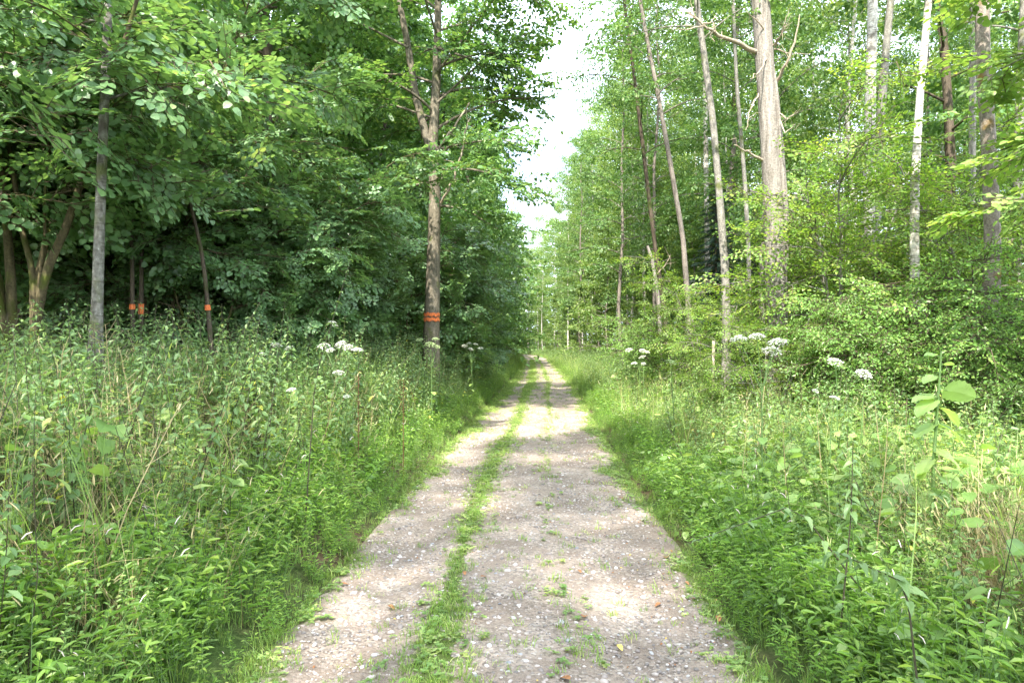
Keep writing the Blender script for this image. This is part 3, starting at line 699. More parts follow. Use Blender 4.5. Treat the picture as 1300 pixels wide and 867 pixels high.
def broad_tree(seed, H, r0, cb, nl, Lmax, temps, size=.6, nsub=6, nsp=3, rise=.5, prof=None, base=(0, 0, 0), top=None, keep=None, wob=.12, lsub=.4, nring=8, limb_r=.35, pit=.18, flat=.25, trunk_pts=None, toptaper=.12):
    T = Tree(seed); rng = T.rng; base = np.asarray(base, float)
    tp = wander(rng, base, base + [0, 0, H] if top is None else np.asarray(top, float), 12, wob) if trunk_pts is None else np.asarray(trunk_pts, float)
    s_ = np.linspace(0, 1, len(tp)); rad = r0 * (toptaper + (1 - toptaper) * (1 - s_) ** .9) * (1 + .35 * np.exp(-s_ * 30))
    sm = np.linspace(0, 1, 34); tp2 = sample(tp, sm); rad2 = np.interp(sm, s_, rad)
    tube(T.w, tp2, rad2, nring, 0, .5, .035, rng)
    for k in range(nl):
        t = cb + (1 - cb) * ((k + rng.uniform(0, 1)) / nl); t = min(t, .985)
        a = k * 2.399 + rng.normal(0, .35); q = (t - cb) / (1 - cb)
        L = Lmax * (prof(q) if prof else (.55 + .6 * q) * (1 - q) ** .55 + .18) * rng.uniform(.65, 1.2)
        el = rise * rng.uniform(.5, 1.4) + .5 * q; p = sample(tp, t); h = np.array([cos(a), sin(a)])
        us = np.linspace(0, 1, 6); side = rng.normal(0, .12)
        pts = np.stack([p[0] + h[0] * L * us * cos(el * .8) - h[1] * side * L * us ** 2, p[1] + h[1] * L * us * cos(el * .8) + h[0] * side * L * us ** 2,
                        p[2] + L * (sin(el) * us - .32 * us ** 2.2)], -1)
        T.limb(pts, max(.008, np.interp(t, s_, rad) * limb_r), n=5)
        T.sub(pts, .2, nsub, lsub, nsp, size, thick=.009, pit=pit)
    T.leaves(temps, flat, keep)
    return T

rng = RNG(5)
L_hz = leaf4(1, .86, .12, .18, .08); L_ov = leaf2(1, .62, .15, .2); L_bi = leaf2(1, .75, .1, .2, .3); L_bc = leaf2(1, .6, .1, .15)
SP_hazel = [spray(rng, 9, L_hz, True, .155, .16, .10) for _ in range(5)]
SP_beech = [spray(rng, 11, L_bc, True, .13, .12, .08) for _ in range(4)]
SP_alder = [spray(rng, 8, L_ov, True, .15, .4, .3, False) for _ in range(3)] + [bunch(rng, 22, L_ov, .15) for _ in range(2)]
SP_birch = [bunch(rng, 30, L_bi, .105) for _ in range(4)]
SP_far = [spray(rng, 7, L_ov, True, .21, .3, .2, False) for _ in range(2)] + [bunch(rng, 18, L_ov, .24) for _ in range(2)]
SP_shrub = [spray(rng, 12, leaf2(1, .55, .15, .2), True, .11, .5, .5) for _ in range(4)]

def copytree(src, loc, rz, sc, label, group):
    r = src.copy(); C.objects.link(r); r.location = loc; r.rotation_euler = (0, 0, rz); r.scale = sc if hasattr(sc, '__len__') else (sc,) * 3
    r['label'] = label
    if group: r['group'] = group
    for ch in list(src.children):
        c = ch.copy(); C.objects.link(c); c.parent = r
    return r

used = set()
class Kind:
    """a source tree: the first placing moves the source itself, later ones copy it"""
    def __init__(s, e): s.e = e; s.first = True
    def place(s, x, y, rz, sc, label, group, dz=-.05):
        z = float(gz(x, y)) + dz; sc3 = (sc, sc, sc)
        if s.first:
            s.first = False; s.e.location = (x, y, z); s.e.rotation_euler = (0, 0, rz); s.e.scale = sc3; s.e['label'] = label; s.e['group'] = group; return s.e
        return copytree(s.e, (x, y, z), rz, sc3, label, group)

bushy = lambda q: (1.05 - .75 * q) * (.85 + .3 * math.sin(7 * q)) + .05
ORD = 'first second third fourth fifth sixth seventh eighth ninth tenth eleventh twelfth thirteenth fourteenth fifteenth sixteenth seventeenth eighteenth nineteenth twentieth'.split()
ORD += ['twenty-' + o for o in ORD[:9]] + ['thirtieth']
K_tall = [Kind(broad_tree(100 + k, 21 + 2 * k, .19, .22, 34, 4.2, SP_far, .95, 6, 2.2, .45).finish('forest_tree', '-', 'tree', M['darkbark'], M['oak'])) for k in range(3)]
K_edge = [Kind(broad_tree(110 + k, 15 + 2.5 * k, .15, .05, 46, 3.6, SP_far, .8, 6, 2.4, .35, bushy).finish('broadleaf_tree', '-', 'tree', M['darkbark'], M['oak'])) for k in range(3)]
K_ald = [Kind(broad_tree(120 + k, 19 + 2 * k, .105, .24, 34, 3.0, SP_alder, .8, 6, 2.4, .5).finish('alder_tree', '-', 'tree', M['redbark'], M['alder'])) for k in range(3)]
K_bir = [Kind(broad_tree(130 + k, 19 + 2 * k, .09, .28, 34, 2.6, SP_birch, .95, 6, 2.6, .6, wob=.1).finish('birch_tree', '-', 'tree', M['birchbark'], M['birchleaf'])) for k in range(3)]
K_lit = [Kind(broad_tree(140 + k, 12 + 3 * k, .10, .04, 40, 3.0, SP_far, .75, 6, 2.4, .4, bushy).finish('young_tree', '-', 'tree', M['redbark'], M['birchleaf'])) for k in range(2)]

def spruce(seed, H=14):
    T = Tree(seed); rng = T.rng; tube(T.w, wander(rng, (0, 0, 0), (0, 0, H), 10, .03), np.linspace(.16, .02, 10), 8)
    nd = Geo(); 
    for k in range(90):
        t = (k + .5) / 90; s_ = 1 if k % 2 else -1; put(nd, leaf2(1, .13, .1, .3), [rng.normal(0, .01), t, -.2 * t], [s_ * rng.uniform(.2, .9), .7, rng.uniform(-.8, .2)], .26 * rng.uniform(.5, 1.1) * (1.1 - t * .6), a=rng.uniform(-.4, .4, 1), m=0)
    for k in range(170):
        t = k / 170; z = .6 + (H - .8) * t; a = k * 2.4; L = 2.4 * (1 - t) ** .8 + .15
        T.sp.append([0, 0, z]); T.sd.append([cos(a), sin(a), -.12 + rng.normal(0, .06)]); T.ss.append(L * rng.uniform(.8, 1.1))
        q = np.array([cos(a), sin(a), -.12]) ; tube(T.w, [[0, 0, z], q * L * .7 + [0, 0, z]], [.02, .006], 4)
    T.leaves([nd], .1); return T

# hazels: several stems springing from one stool, arching, flat leafy sprays
def hazel(seed, H=6.5, nst=7, spread=.42, stems=None, r=.05, temps=None, size=.55, keep=None, nsub=7, s0=.3, nsp=3, droop=.45):
    T = Tree(seed); rng = T.rng
    for k in range(nst):
        a = k * 2 * pi / nst + rng.normal(0, .3); h = H * rng.uniform(.65, 1.1); sp = spread * rng.uniform(.4, 1.3)
        u = np.linspace(0, 1, 9)
        pts = np.stack([cos(a) * (.15 + sp * h * (.55 * u + .55 * u ** 2.2)), sin(a) * (.15 + sp * h * (.55 * u + .55 * u ** 2.2)), h * (u - droop * .5 * sp * u ** 3)], -1)
        pts[:, :2] += np.cumsum(rng.normal(0, .035, (9, 2)), 0)
        tube(T.w, pts, np.linspace(r * rng.uniform(.7, 1.2), .008, 9), 7, 0, .5, .03, rng)
        for j in range(nsub + 3):
            t = s0 + (1 - s0) * (j + rng.random()) / (nsub + 3); p = sample(pts, t); b = a + rng.normal(0, 1.25); L = rng.uniform(.9, 2.1) * (1.1 - .4 * t)
            uu = np.linspace(0, 1, 5); el = rng.uniform(.0, .6)
            lp = np.stack([p[0] + cos(b) * L * uu, p[1] + sin(b) * L * uu, p[2] + L * (sin(el) * uu - .3 * uu ** 2)], -1)
            T.limb(lp, .014, n=4); T.sub(lp, .15, 5, .42, nsp, size, thick=.006, pit=.34)
        T.sub(pts, .5, 6, .16, 3, size)
    T.leaves(temps or SP_hazel, .45, keep)
    return T
K_haz = [Kind(hazel(200 + k, 6.2 + .7 * k, 6 + k).finish('hazel_bush', '-', 'hazel', M['hazelbark'], M['hazel'])) for k in range(3)]
K_hzl = [Kind(hazel(205 + k, 5.4 + .8 * k, 7, .4, s0=.06, nsub=9).finish('hazel_bush', '-', 'hazel', M['hazelbark'], M['hazel'])) for k in range(2)]
K_bee = [Kind(hazel(210 + k, 4.6 + .8 * k, 5, .28, r=.028, temps=SP_beech, size=.5, s0=.1).finish('young_beech', '-', 'young tree', M['greybark'], M['beech'])) for k in range(2)]
K_shr = [Kind(hazel(220 + k, 2.9 + .4 * k, 9, .5, r=.022, temps=SP_shrub, size=.5, s0=.12, nsub=6).finish('shrub', '-', 'shrub', M['darkbark'], M['shrub'])) for k in range(2)]

exec_place = []
rng = RNG(900)
# --- the left edge: hazels standing along the verge
for n_, (kk, x, y, rz, sc, lab) in enumerate([
        (0, -8.3, 9.8, .3, 1.0, 'hazel bush with flat layered leaves overhanging the left photo edge'),
        (0, -5.6, 10.8, 2.1, 1.05, 'wide hazel bush whose pale leaf layers fill the space right of the lichen-grey trunk'),
        (1, -5.0, 12.6, 4.0, .92, 'hazel bush leafy to the ground, just left of the trunk with the orange mark'),
        (0, -8.8, 12.2, 1.1, 1.2, 'hazel bush behind the fanned brown stems'),
        (1, -4.6, 10.6, 3.0, .68, 'low young hazel in front of the wide hazel, leafy down to the nettles'),
        (1, -3.9, 15.6, 1.0, .6, 'small hazel at the left foot of the orange-marked trunk'),
        (1, -6.4, 11.4, 4.6, .8, 'low hazel filling the gap right of the thin orange-painted pair'),
        (1, -5.6, 14.2, 5.0, 1.1, 'hazel bush in the gap between grey trunk and orange-marked trunk, second row'),
        (1, -3.0, 18.2, 2.7, 1.0, 'hazel bush behind the orange-marked trunk'),
        (1, -2.2, 22.5, .9, .95, 'hazel bush on the left verge beyond the orange-marked trunk'),
        (1, -8.4, 17.0, 2.2, 1.1, 'shaded hazel bush in the dark wood behind the grey trunk'),
        (1, -12.4, 17.5, 4.2, 1.2, 'shaded hazel bush in the dark wood behind the fanned brown stems'),
        (1, -16.5, 19.5, 5.2, 1.2, 'shaded hazel bush in the dark wood at the left edge of the photo')]):
    ks = K_hzl if kk else K_haz
    ks[(n_ // 2) % 2 if kk else (0, 1, 0, 2)[min(n_, 3)]].place(x, y, rz, sc, lab, 'hazel bushes along the left verge')
for k in range(34):                                    # understorey that closes the view between the trunks
    y = 21 + (k % 17) * 3.2 + rng.uniform(-1, 1); x = -9 - (k % 17) * 1.1 - 8 * (k // 17) + rng.uniform(-2, 2) - (k % 3) * 4
    (K_hzl + K_shr)[k % 3].place(x, y, rng.uniform(0, 6.28), rng.uniform(1., 1.5), 'dark bush in the understorey of the wood left of the track', 'bushes inside the left wood')
# --- left corridor wall
for k in range(26):
    y = 21 + k * 4.6; d = rng.uniform(2.6, 4.6) + (.8 if y < 32 else 0); x = float(cx(y)) - 1.2 - d
    K_edge[k % 3].place(x, y + rng.uniform(-1, 1), rng.uniform(0, 6.28), rng.uniform(.8, 1.15), ORD[k] + ' leafy dark green tree, counted from the viewer, along the left side of the track', 'trees lining the left side of the track')
# --- deep left wood
cells = [(x, y) for y in np.arange(13, 100, 5.2) for x in np.arange(-9, -44, -5.2)]
for k, (x, y) in enumerate(cells):
    x = x + rng.uniform(-1.8, 1.8) + float(cx(y)); y = y + rng.uniform(-1.8, 1.8)
    if abs(x) > .8 * y + 5 or (x < -26 and y > 60): continue
    K_tall[k % 3].place(x, y, rng.uniform(0, 6.28), rng.uniform(.8, 1.15), 'tall dark tree standing deep inside the wood left of the track', 'trees inside the left wood')
# trees behind and beside the viewer on the sunny side, unseen, added to shade the track
for k, (x, y) in enumerate([(-15, -1), (-3.6, -5.8), (-14, 3), (-13, 8.5), (-9, -10), (-19, -3), (-3.0, -12.5), (-12, -16), (7.5, -7), (10, -2)]):
    K_tall[(k + 1) % 3].place(x, y, rng.uniform(0, 6.28), rng.uniform(.8, 1.05), ORD[k] + ' tall unseen tree added beside or behind the viewer to shade the track', 'added shade trees beside the viewer')
# --- right corridor wall: alders and birches, sunlit young trees beneath
for k in range(30):
    y = 20 + k * 4.0; d = rng.uniform(2.2, 5.5); x = float(cx(y)) + 1.2 + d
    kk = (K_ald if k % 3 == 0 else K_bir)[k % 3]
    if k < 3: kk = K_ald[k]; x += 1.0
    lab = ORD[k] + ' tree, counted from the viewer, of the right-hand row: slim ' + ('brown-stemmed alder' if kk in K_ald else 'white-stemmed birch')
    kk.place(x, y + rng.uniform(-1, 1), rng.uniform(0, 6.28), rng.uniform(.8, 1.08), lab, 'slim trees lining the right side of the track')
for k in range(16):
    y = 27 + k * 7 + rng.uniform(-2, 2); d = rng.uniform(2.6, 6.5); x = float(cx(y)) + 1.2 + d
    K_lit[k % 2].place(x, y, rng.uniform(0, 6.28), rng.uniform(.55, .95), ORD[k] + ' yellow-green young tree from the viewer, leafy to the ground, on the right verge', 'young trees on the right verge')
cells = [(x, y) for y in np.arange(23, 105, 5.0) for x in np.arange(9, 46, 4.8)]
for k, (x, y) in enumerate(cells):
    x = x + rng.uniform(-1.8, 1.8) + float(cx(y)) * .6; y = y + rng.uniform(-1.8, 1.8)
    if abs(x) > .8 * y + 4 or (x > 26 and y > 60): continue
    kk = (K_tall + K_bir + K_ald)[rng.integers(0, 9)]
    lab = {'forest_tree': 'tall dark tree standing inside the wood right of the track', 'birch_tree': 'white-stemmed birch standing inside the wood right of the track', 'alder_tree': 'brown-stemmed alder standing inside the wood right of the track'}[kk.e.name.split('.')[0]]
    kk.place(x, y, rng.uniform(0, 6.28), rng.uniform(.8, 1.15), lab, 'trees inside the right wood')
for k in range(26):
    y = 20 + (k % 13) * 4.5 + rng.uniform(-1.5, 1.5); x = 10 + (k % 13) * 1.1 + 8 * (k // 13) + rng.uniform(-2, 2)
    (K_bee + K_hzl + K_shr[:1])[k % 5].place(x, y, rng.uniform(0, 6.28), rng.uniform(.9, 1.4), 'bush in the understorey of the wood right of the track', 'bushes inside the right wood')
# --- end of the corridor
for k in range(22):
    x = -26 + k * 2.9 + rng.uniform(-1, 1); y = 140 + rng.uniform(-4, 8) - (6 if x > 6 else 0)
    if x < -6: y += 26
    (K_lit if k % 3 else K_edge)[k % 2].place(x, y, rng.uniform(0, 6.28), rng.uniform(1.4, 1.9), ORD[k] + ' tree from the left among those closing the view at the bend', 'trees at the bend of the track')

for k in range(12):
    x = -14 + k * 2.4; y = 131 + rng.uniform(-1, 6) + (16 if x < -4 else 0)
    if abs(x - float(cx(y))) < 3: x += 6
    (K_hzl + K_shr)[k % 4].place(x, y, rng.uniform(0, 6.28), rng.uniform(.9, 1.3), ORD[k] + ' low bush from the left under the trees at the far bend', 'bushes at the bend of the track')
# ------------------------------------------------------------------ the trees one can point at
def bare(T, pts, r0, n=5, twigs=5, rng=None, r1=None, tl=.5):
    """dead branch with a few leafless side twigs"""
    g = Geo(); pts = np.asarray(pts, float); us = np.linspace(0, 1, 10); P2 = sample(pts, us)
    L = np.linalg.norm(pts[-1] - pts[0]); P2[1:-1] += rng.normal(0, .012 * L, (8, 3))
    tube(g, P2, np.linspace(r0, r1 or r0 * .3, 10), n, 0, .5, .04, rng)
    for k in range(twigs):
        u = rng.uniform(.2, .98); p = sample(P2, u); d = rng.normal(0, 1, 3); d /= np.linalg.norm(d); l = tl * rng.uniform(.3, 1)
        mid = p + d * l * .5 + rng.normal(0, .04, 3); tube(g, [p, mid, p + d * l + [0, 0, rng.uniform(-.1, .15)]], [r0 * .35, r0 * .22, r0 * .1], 4)
    return g

# lichen-grey trunk, left
z = 6.6
t = broad_tree(301, 17, .060, .42, 10, 2.0, SP_hazel, .6, 6, 3, .4, trunk_pts=[P(121, 470, z), P(123, 395, z), P(127, 250, z + .1), P(132, 120, z + .2), P(137, 0, z + .3), P(146, -260, z + .6), P(150, -560, z + .8), P(152, -800, z + 1)], toptaper=.3)
t.finish('grey_trunked_tree', 'straight slim trunk with pale grey lichen and moss, right of the fanned brown stems', 'tree', M['lichenbark'], M['hazel'], P(121, 470, z) * [1, 1, 0] + [0, 0, float(gz(*P(121, 470, z)[:2]))])
# fanned brown stems, left
def fan(name, lab, base_px, z, tips, seed):
    T = Tree(seed); rng = T.rng; b = P(*base_px, z); b[2] = float(gz(b[0], b[1])) - .1; jn = P(base_px[0], base_px[1] - 18, z)
    for (px, py, dz, w_) in tips:
        e = P(px, py, z + dz); d = (e - jn); hi = e + d * 1.1 + [0, 0, .4]
        pts = np.array([b + rng.normal(0, .05, 3) * [1, 1, 0], b * .4 + jn * .6 + rng.normal(0, .03, 3), jn + d * .25 + rng.normal(0, .03, 3), jn + d * .6 + rng.normal(0, .04, 3), e, e + d * .55 + [0, 0, .15], hi])
        pp = sample(pts, np.linspace(0, 1, 20)); tube(T.w, pp, np.linspace(w_ * 1.0, w_ * .3, 20), 9, 0, .5, .09, rng)
        for j in range(9):
            p = sample(pts, rng.uniform(.66, 1)); a = rng.uniform(0, 6.28); L = rng.uniform(.8, 1.9); uu = np.linspace(0, 1, 5)
            lp = np.stack([p[0] + cos(a) * L * uu, p[1] + sin(a) * L * uu, p[2] + L * (.35 * uu - .35 * uu ** 2)], -1)
            T.limb(lp, .014, n=4); T.sub(lp, .15, 6, .45, 3, .55, thick=.006, pit=.38)
    T.leaves(SP_hazel, .5)
    return T.finish(name, lab, 'hazel', M['hazelbark'], M['hazel'], b)
fan('multi_stemmed_hazel', 'old hazel fanning out in four bare brown stems left of the grey trunk', (44, 400), 7.9,
    [(18, 235, .3, .048), (104, 225, -.2, .064), (84, 235, .5, .054), (56, 250, -.1, .025)], 310)
fan('multi_stemmed_hazel', 'mossy leaning hazel stems cut by the left edge of the photo', (14, 402), 8.2, [(-2, 200, .1, .07), (-60, 250, .2, .08), (-30, 300, -.3, .05)], 311)
# orange-marked tree, left
z = 16.0
tp = [P(546, 470, z), P(548, 400, z), P(551, 300, z), P(552, 240, z), P(549, 190, z), P(554, 100, z + .1), P(556, 0, z + .2), P(560, -150, z + .3), P(566, -330, z + .3)]
tp[0][2] = float(gz(tp[0][0], tp[0][1])) - .1
T = broad_tree(320, 16, .185, .52, 22, 3.4, SP_hazel, .75, 6, 3, .5, trunk_pts=tp, toptaper=.25)
T2 = Tree(321); rng2 = T2.rng
fk = np.array([P(551, 205, z), P(540, 170, z), P(527, 120, z + .1), P(518, 60, z + .1), P(505, -5, z), P(490, -120, z), P(480, -260, z)])
tube(T2.w, sample(fk, np.linspace(0, 1, 18)), np.linspace(.105, .05, 18), 8, 0, .5, .04, rng2)
for (a, b, c) in (((518, 60), (440, 20), (380, -40)), ((505, -5), (440, -60), (400, -160)), ((555, 130), (620, 70), (672, 40)), ((556, 90), (610, 20), (660, -40)),
                  ((553, 190), (600, 180), (650, 175)), ((552, 215), (612, 215), (660, 240)), ((555, 60), (600, 75), (668, 105)), ((551, 230), (500, 240), (455, 255)), ((550, 150), (490, 130), (440, 140)), ((552, 260), (590, 265), (630, 290)), ((556, 0), (600, -30), (680, 0))):
    dz = rng2.uniform(-1.2, 1.0); lp = np.array([P(*a, z), P(*b, z + dz * .6), P(*c, z + dz)]); lp = sample(lp, np.linspace(0, 1, 6)); T2.limb(lp, .032, n=6); T2.sub(lp, .1, 10, .42, 4, .7, thick=.008)
T2.leaves(SP_alder + SP_hazel[:2], .3)
for G_, H_ in ((T.w, T2.w), (T.l, T2.l)):
    V, F, M_, A = H_.cat(); G_.add(V, F, M_, A)
e = T.finish('marked_tree', 'forked brown tree with two orange paint stripes on its trunk, left of the track', 'tree', M['brownbark'], M['oak'], tp[0])
g = Geo(); rb0 = RNG(55); c0 = np.array(tp[1])                                   # two painted stripes, a thin skin on the bark
for k, (pa, pb) in enumerate(((397.8, 401.6), (403.6, 407.8))):
    za, zb = P(548, pa, z)[2], P(548, pb, z)[2]; th = np.linspace(-pi * .9, -pi * .06, 44)
    cxx = lambda zz: np.interp(zz, [tp[0][2], tp[1][2], tp[2][2]], [tp[0][0], tp[1][0], tp[2][0]])
    V = []; rr = .185 * .985
    for a in th:
        for zz in (za, zb):
            zz2 = zz + .011 * math.sin(a * 9 + k) + rb0.normal(0, .007); rd = .198; V.append([cxx(zz2) + cos(a) * rd, z + sin(a) * rd, zz2])
    F = [[2 * i_, 2 * i_ + 1, 2 * i_ + 3, 2 * i_ + 2] for i_ in range(43)]; g.add(V, F)
local(g, tp[0]).build('paint_mark', M['orange'], e)
rb = RNG(5)
for pts, r in (([P(560, 258, z), P(570, 240, z - .3), P(577, 222, z - .4), P(586, 200, z - .5), P(590, 168, z - .5)], .032), ([P(556, 196, z), P(575, 185, z - .3), P(590, 168, z - .5), P(597, 150, z - .6)], .022),
               ([P(556, 190, z), P(566, 175, z - .2), P(580, 155, z - .3), P(596, 130, z - .3)], .02)):
    local(bare(None, pts, r, 6, 6, rb, .02), tp[0]).build('dead_branch', M['deadwood'], e, sm=True)

# big pale dying trunk, right
z = 12.5
tp = [P(986, 470, z), P(986, 430, z), P(985, 300, z), P(980, 210, z), P(974, 110, z), P(966, 0, z), P(958, -120, z), P(950, -260, z), P(947, -330, z)]
tp[0][2] = float(gz(tp[0][0], tp[0][1])) - .1
T = Tree(330); rr = RNG(331); pp = sample(tp, np.linspace(0, 1, 50)); rad = np.interp(np.linspace(0, 1, 50), [0, .1, .5, .8, 1], [.22, .198, .172, .14, .09])
tube(T.w, pp, rad, 16, 0, .5, .03, rr)
# split ridge running up the right side
rd = np.array([P(996, 330, z - .05), P(998, 270, z - .1), P(992, 190, z - .1), P(984, 110, z - .1), P(972, 40, z)]); tube(T.w, sample(rd, np.linspace(0, 1, 14)), np.linspace(.07, .05, 14), 8, 0, .5, .08, rr)
e = T.finish('dying_tree', 'thick pale trunk with peeling bark and bare broken branches, right of the track', 'tree', M['palebark'], M['birchleaf'], tp[0])
for pts, r, nt_ in (([P(962, 66, z), P(935, 52, z - .2), P(905, 40, z - .4), P(893, 30, z - .5), P(874, 15, z - .6)], .05, 7), ([P(893, 33, z - .5), P(870, 38, z - .7), P(848, 36, z - .9)], .014, 2),
                    ([P(874, 16, z - .6), P(884, 24, z - .6), P(876, -2, z - .6)], .012, 2),
                    ([P(972, 206, z), P(952, 194, z - .2), P(932, 184, z - .4)], .03, 2), ([P(985, 105, z), P(1000, 80, z - .3), P(1010, 55, z - .4), P(1016, 18, z - .5)], .035, 4),
                    ([P(978, 62, z), P(992, 45, z - .4), P(1002, 26, z - .6)], .02, 6), ([P(978, 70, z), P(965, 90, z - .6), P(953, 100, z - .8)], .016, 2), ([P(980, 50, z), P(962, 26, z - .3), P(948, 14, z - .4)], .016, 2),
                    ([P(984, 62, z), P(1004, 68, z - .3), P(1030, 68, z - .5)], .014, 3), ([P(986, 140, z), P(1000, 152, z - .4), P(1012, 140, z - .5)], .016, 3), ([P(964, 118, z), P(952, 140, z - .4), P(947, 165, z - .5)], .016, 3),
                    ([P(990, 150, z), P(996, 170, z - .5), P(1010, 158, z - .6)], .014, 3), ([P(992, 195, z), P(998, 184, z - .3)], .022, 0), ([P(985, 60, z), P(995, 35, z - .5), P(1003, 10, z - .6)], .014, 4)):
    local(bare(None, pts, r, 6, nt_, rr, r * .3, .28), tp[0]).build('dead_branch', M['deadwood'], e, sm=True)

def slim(name, lab, cat, pts_px, z, wpx, bark, leafm, temps, seed, cb=.5, nl=14, Lmax=2.2, size=.6, keep=None, toptaper=.35, rise=.5, zt=0):
    n_ = len(pts_px); tp = [P(a, b, z + zt * i_ / n_) for i_, (a, b) in enumerate(pts_px)]
    d = tp[-1] - tp[-2]; tp.append(tp[-1] + d / np.linalg.norm(d) * 2.6 + [.1, 0, 0]); tp.append(tp[-1] + [0.1, .1, 2.6]); tp.append(tp[-1] + [-.1, .1, 2.4])
    tp[0][2] = float(gz(tp[0][0], tp[0][1])) - .08
    T = broad_tree(seed, 1, wpx / 2 / FPX * z * 1.05, cb, nl, Lmax, temps, size, 6, 3, rise, trunk_pts=tp, toptaper=toptaper, keep=keep, nring=10)
    return T.finish(name, lab, cat, bark, leafm, tp[0])
slim('alder_tree', 'slim grey-white alder stem standing in front of the dark spruce', 'tree', [(920, 490), (923, 430), (921, 350), (914, 250), (905, 150), (893, 60), (885, 0)], 13.5, 11, M['greybark'], M['alder'], SP_alder, 341, .55)
slim('birch_tree', 'thin white birch stem just left of the grey-white alder', 'tree', [(902, 470), (899, 380), (897, 250), (896, 120), (892, 60), (880, 0)], 22, 7, M['birchbark'], M['birchleaf'], SP_birch, 342, .5)
slim('alder_tree', 'thin pale stem between the grey-white alder and the thick pale trunk', 'tree', [(950, 470), (951, 330), (946, 230), (936, 110), (931, 0)], 18, 6, M['greybark'], M['alder'], SP_alder, 343, .5)
slim('alder_tree', 'reddish-brown leaning alder, its stem bowed towards the track', 'tree', [(878, 470), (875, 400), (867, 300), (850, 200), (834, 110), (818, 30)], 19, 7.5, M['redbark'], M['alder'], SP_alder, 344, .42, 18, 2.8, zt=.5)
slim('alder_tree', 'dark leaning alder left of the reddish-brown one', 'tree', [(850, 470), (843, 390), (830, 300), (818, 200), (806, 100), (795, 20)], 21, 6, M['darkbark'], M['alder'], SP_alder, 345, .35, 20, 3.0, zt=.5)
bt = [P(842, 470, 20), P(836, 380, 20), P(828, 330, 20), P(822, 312, 20)]; bt[0][2] = float(gz(bt[0][0], 20.)) - .05
e = thing('broken_stem', 'short pale leaning stem broken off beside the dark leaning alder', 'dead tree', bt[0]); g = Geo()
tube(g, sample(bt, np.linspace(0, 1, 14)), np.linspace(.075, .04, 14), 8, 0, .5, .05, RNG(12)); local(g, bt[0]).build('trunk', M['palebark'], e, sm=True)
local(bare(None, [P(832, 350, 20), P(846, 335, 19.8), P(852, 322, 19.7)], .02, 5, 3, RNG(13)), bt[0]).build('dead_branch', M['deadwood'], e)
slim('birch_tree', 'thick white birch with flaking bark behind the yellow-green young beeches', 'tree', [(1096, 480), (1100, 380), (1104, 240), (1106, 120), (1109, 0), (1112, -120)], 16, 16, M['birchbark'], M['birchleaf'], SP_birch, 350, .6)
slim('birch_tree', 'greyer birch leaning close behind the thick white birch', 'tree', [(1104, 470), (1112, 300), (1118, 160), (1126, 60), (1136, -40)], 18, 12, M['greybark'], M['birchleaf'], SP_birch, 351, .6)
slim('birch_tree', 'slender white birch with dark patches at its foot, left of the brown flaking trunk', 'tree', [(1164, 510), (1166, 460), (1161, 330), (1162, 240), (1168, 130), (1180, 0), (1192, -110)], 11, 12, M['birchbark'], M['birchleaf'], SP_birch, 352, .62)
slim('flaking_tree', 'brown trunk with flaking bark and orange moss near the right photo edge', 'tree', [(1252, 500), (1256, 430), (1261, 310), (1257, 200), (1250, 90), (1248, 0), (1246, -130)], 10, 21, M['flakebark'], M['alder'], SP_hazel, 353, .6, 12, 2.2, .7)
slim('alder_tree', 'thin grey stem standing behind the brown flaking trunk', 'tree', [(1232, 480), (1234, 300), (1236, 120), (1236, 0)], 16, 9, M['greybark'], M['alder'], SP_alder, 354, .5)
slim('alder_tree', 'grey trunk half hidden by shrubs in the bottom right of the wood', 'tree', [(1284, 500), (1288, 430), (1292, 300), (1296, 100)], 13, 13, M['greybark'], M['alder'], SP_alder, 355, .5)

# spruce, dark behind
sp = spruce(401).finish('spruce_tree', 'dark spruce standing behind the grey-white alder stem', 'spruce', M['darkbark'], M['needle']); sp.location = (6.3, 21, 0); sp.scale = (.55, .55, .55)
copytree(sp, (8.9, 25, 0), 1.7, .5, 'dark spruce standing behind the thick pale trunk', None)

# yellow-green young beeches and shrubs, right
for n_, (x, y, rz, sc, lab) in enumerate([
        (4.25, 11.2, .4, .52, 'yellow-green young beech in front of the thick pale trunk'),
        (6.1, 12.6, 2.2, 1.1, 'tall yellow-green young beech between the pale trunk and the white birches'),
        (7.6, 14.5, 4.2, 1.15, 'yellow-green young beech under the thick white birch'),
        (4.6, 15.5, 1.2, .7, 'small yellow-green young beech beside the foot of the spruce'),
        (10.2, 15.0, 3.2, 1.2, 'yellow-green young beech behind the brown flaking trunk')]):
    K_bee[n_ % 2].place(x, y, rz, sc, lab, 'young beeches under the birches')
for n_, (x, y, rz, sc, lab) in enumerate([
        (6.1, 10.2, .4, .85, 'dark green small-leaved shrub in front of the slender white birch'),
        (7.3, 10.4, 2.4, 1.0, 'dark green small-leaved shrub in front of the brown flaking trunk'),
        (6.9, 8.4, 4.4, .72, 'grey-green shrub cut by the right edge of the photo'),
        (8.3, 11.5, 1.0, 1.0, 'light green bush behind the brown flaking trunk'),
        (4.4, 17.0, 3.0, .8, 'shrub at the foot of the leaning alders'),
        (-2.2, 19.8, 3.0, .7, 'low dark shrub beside the orange-marked trunk')]):
    (K_bee if n_ == 3 else K_shr)[n_ % 2].place(x, y, rz, sc, lab, 'shrubs at the wood edge')
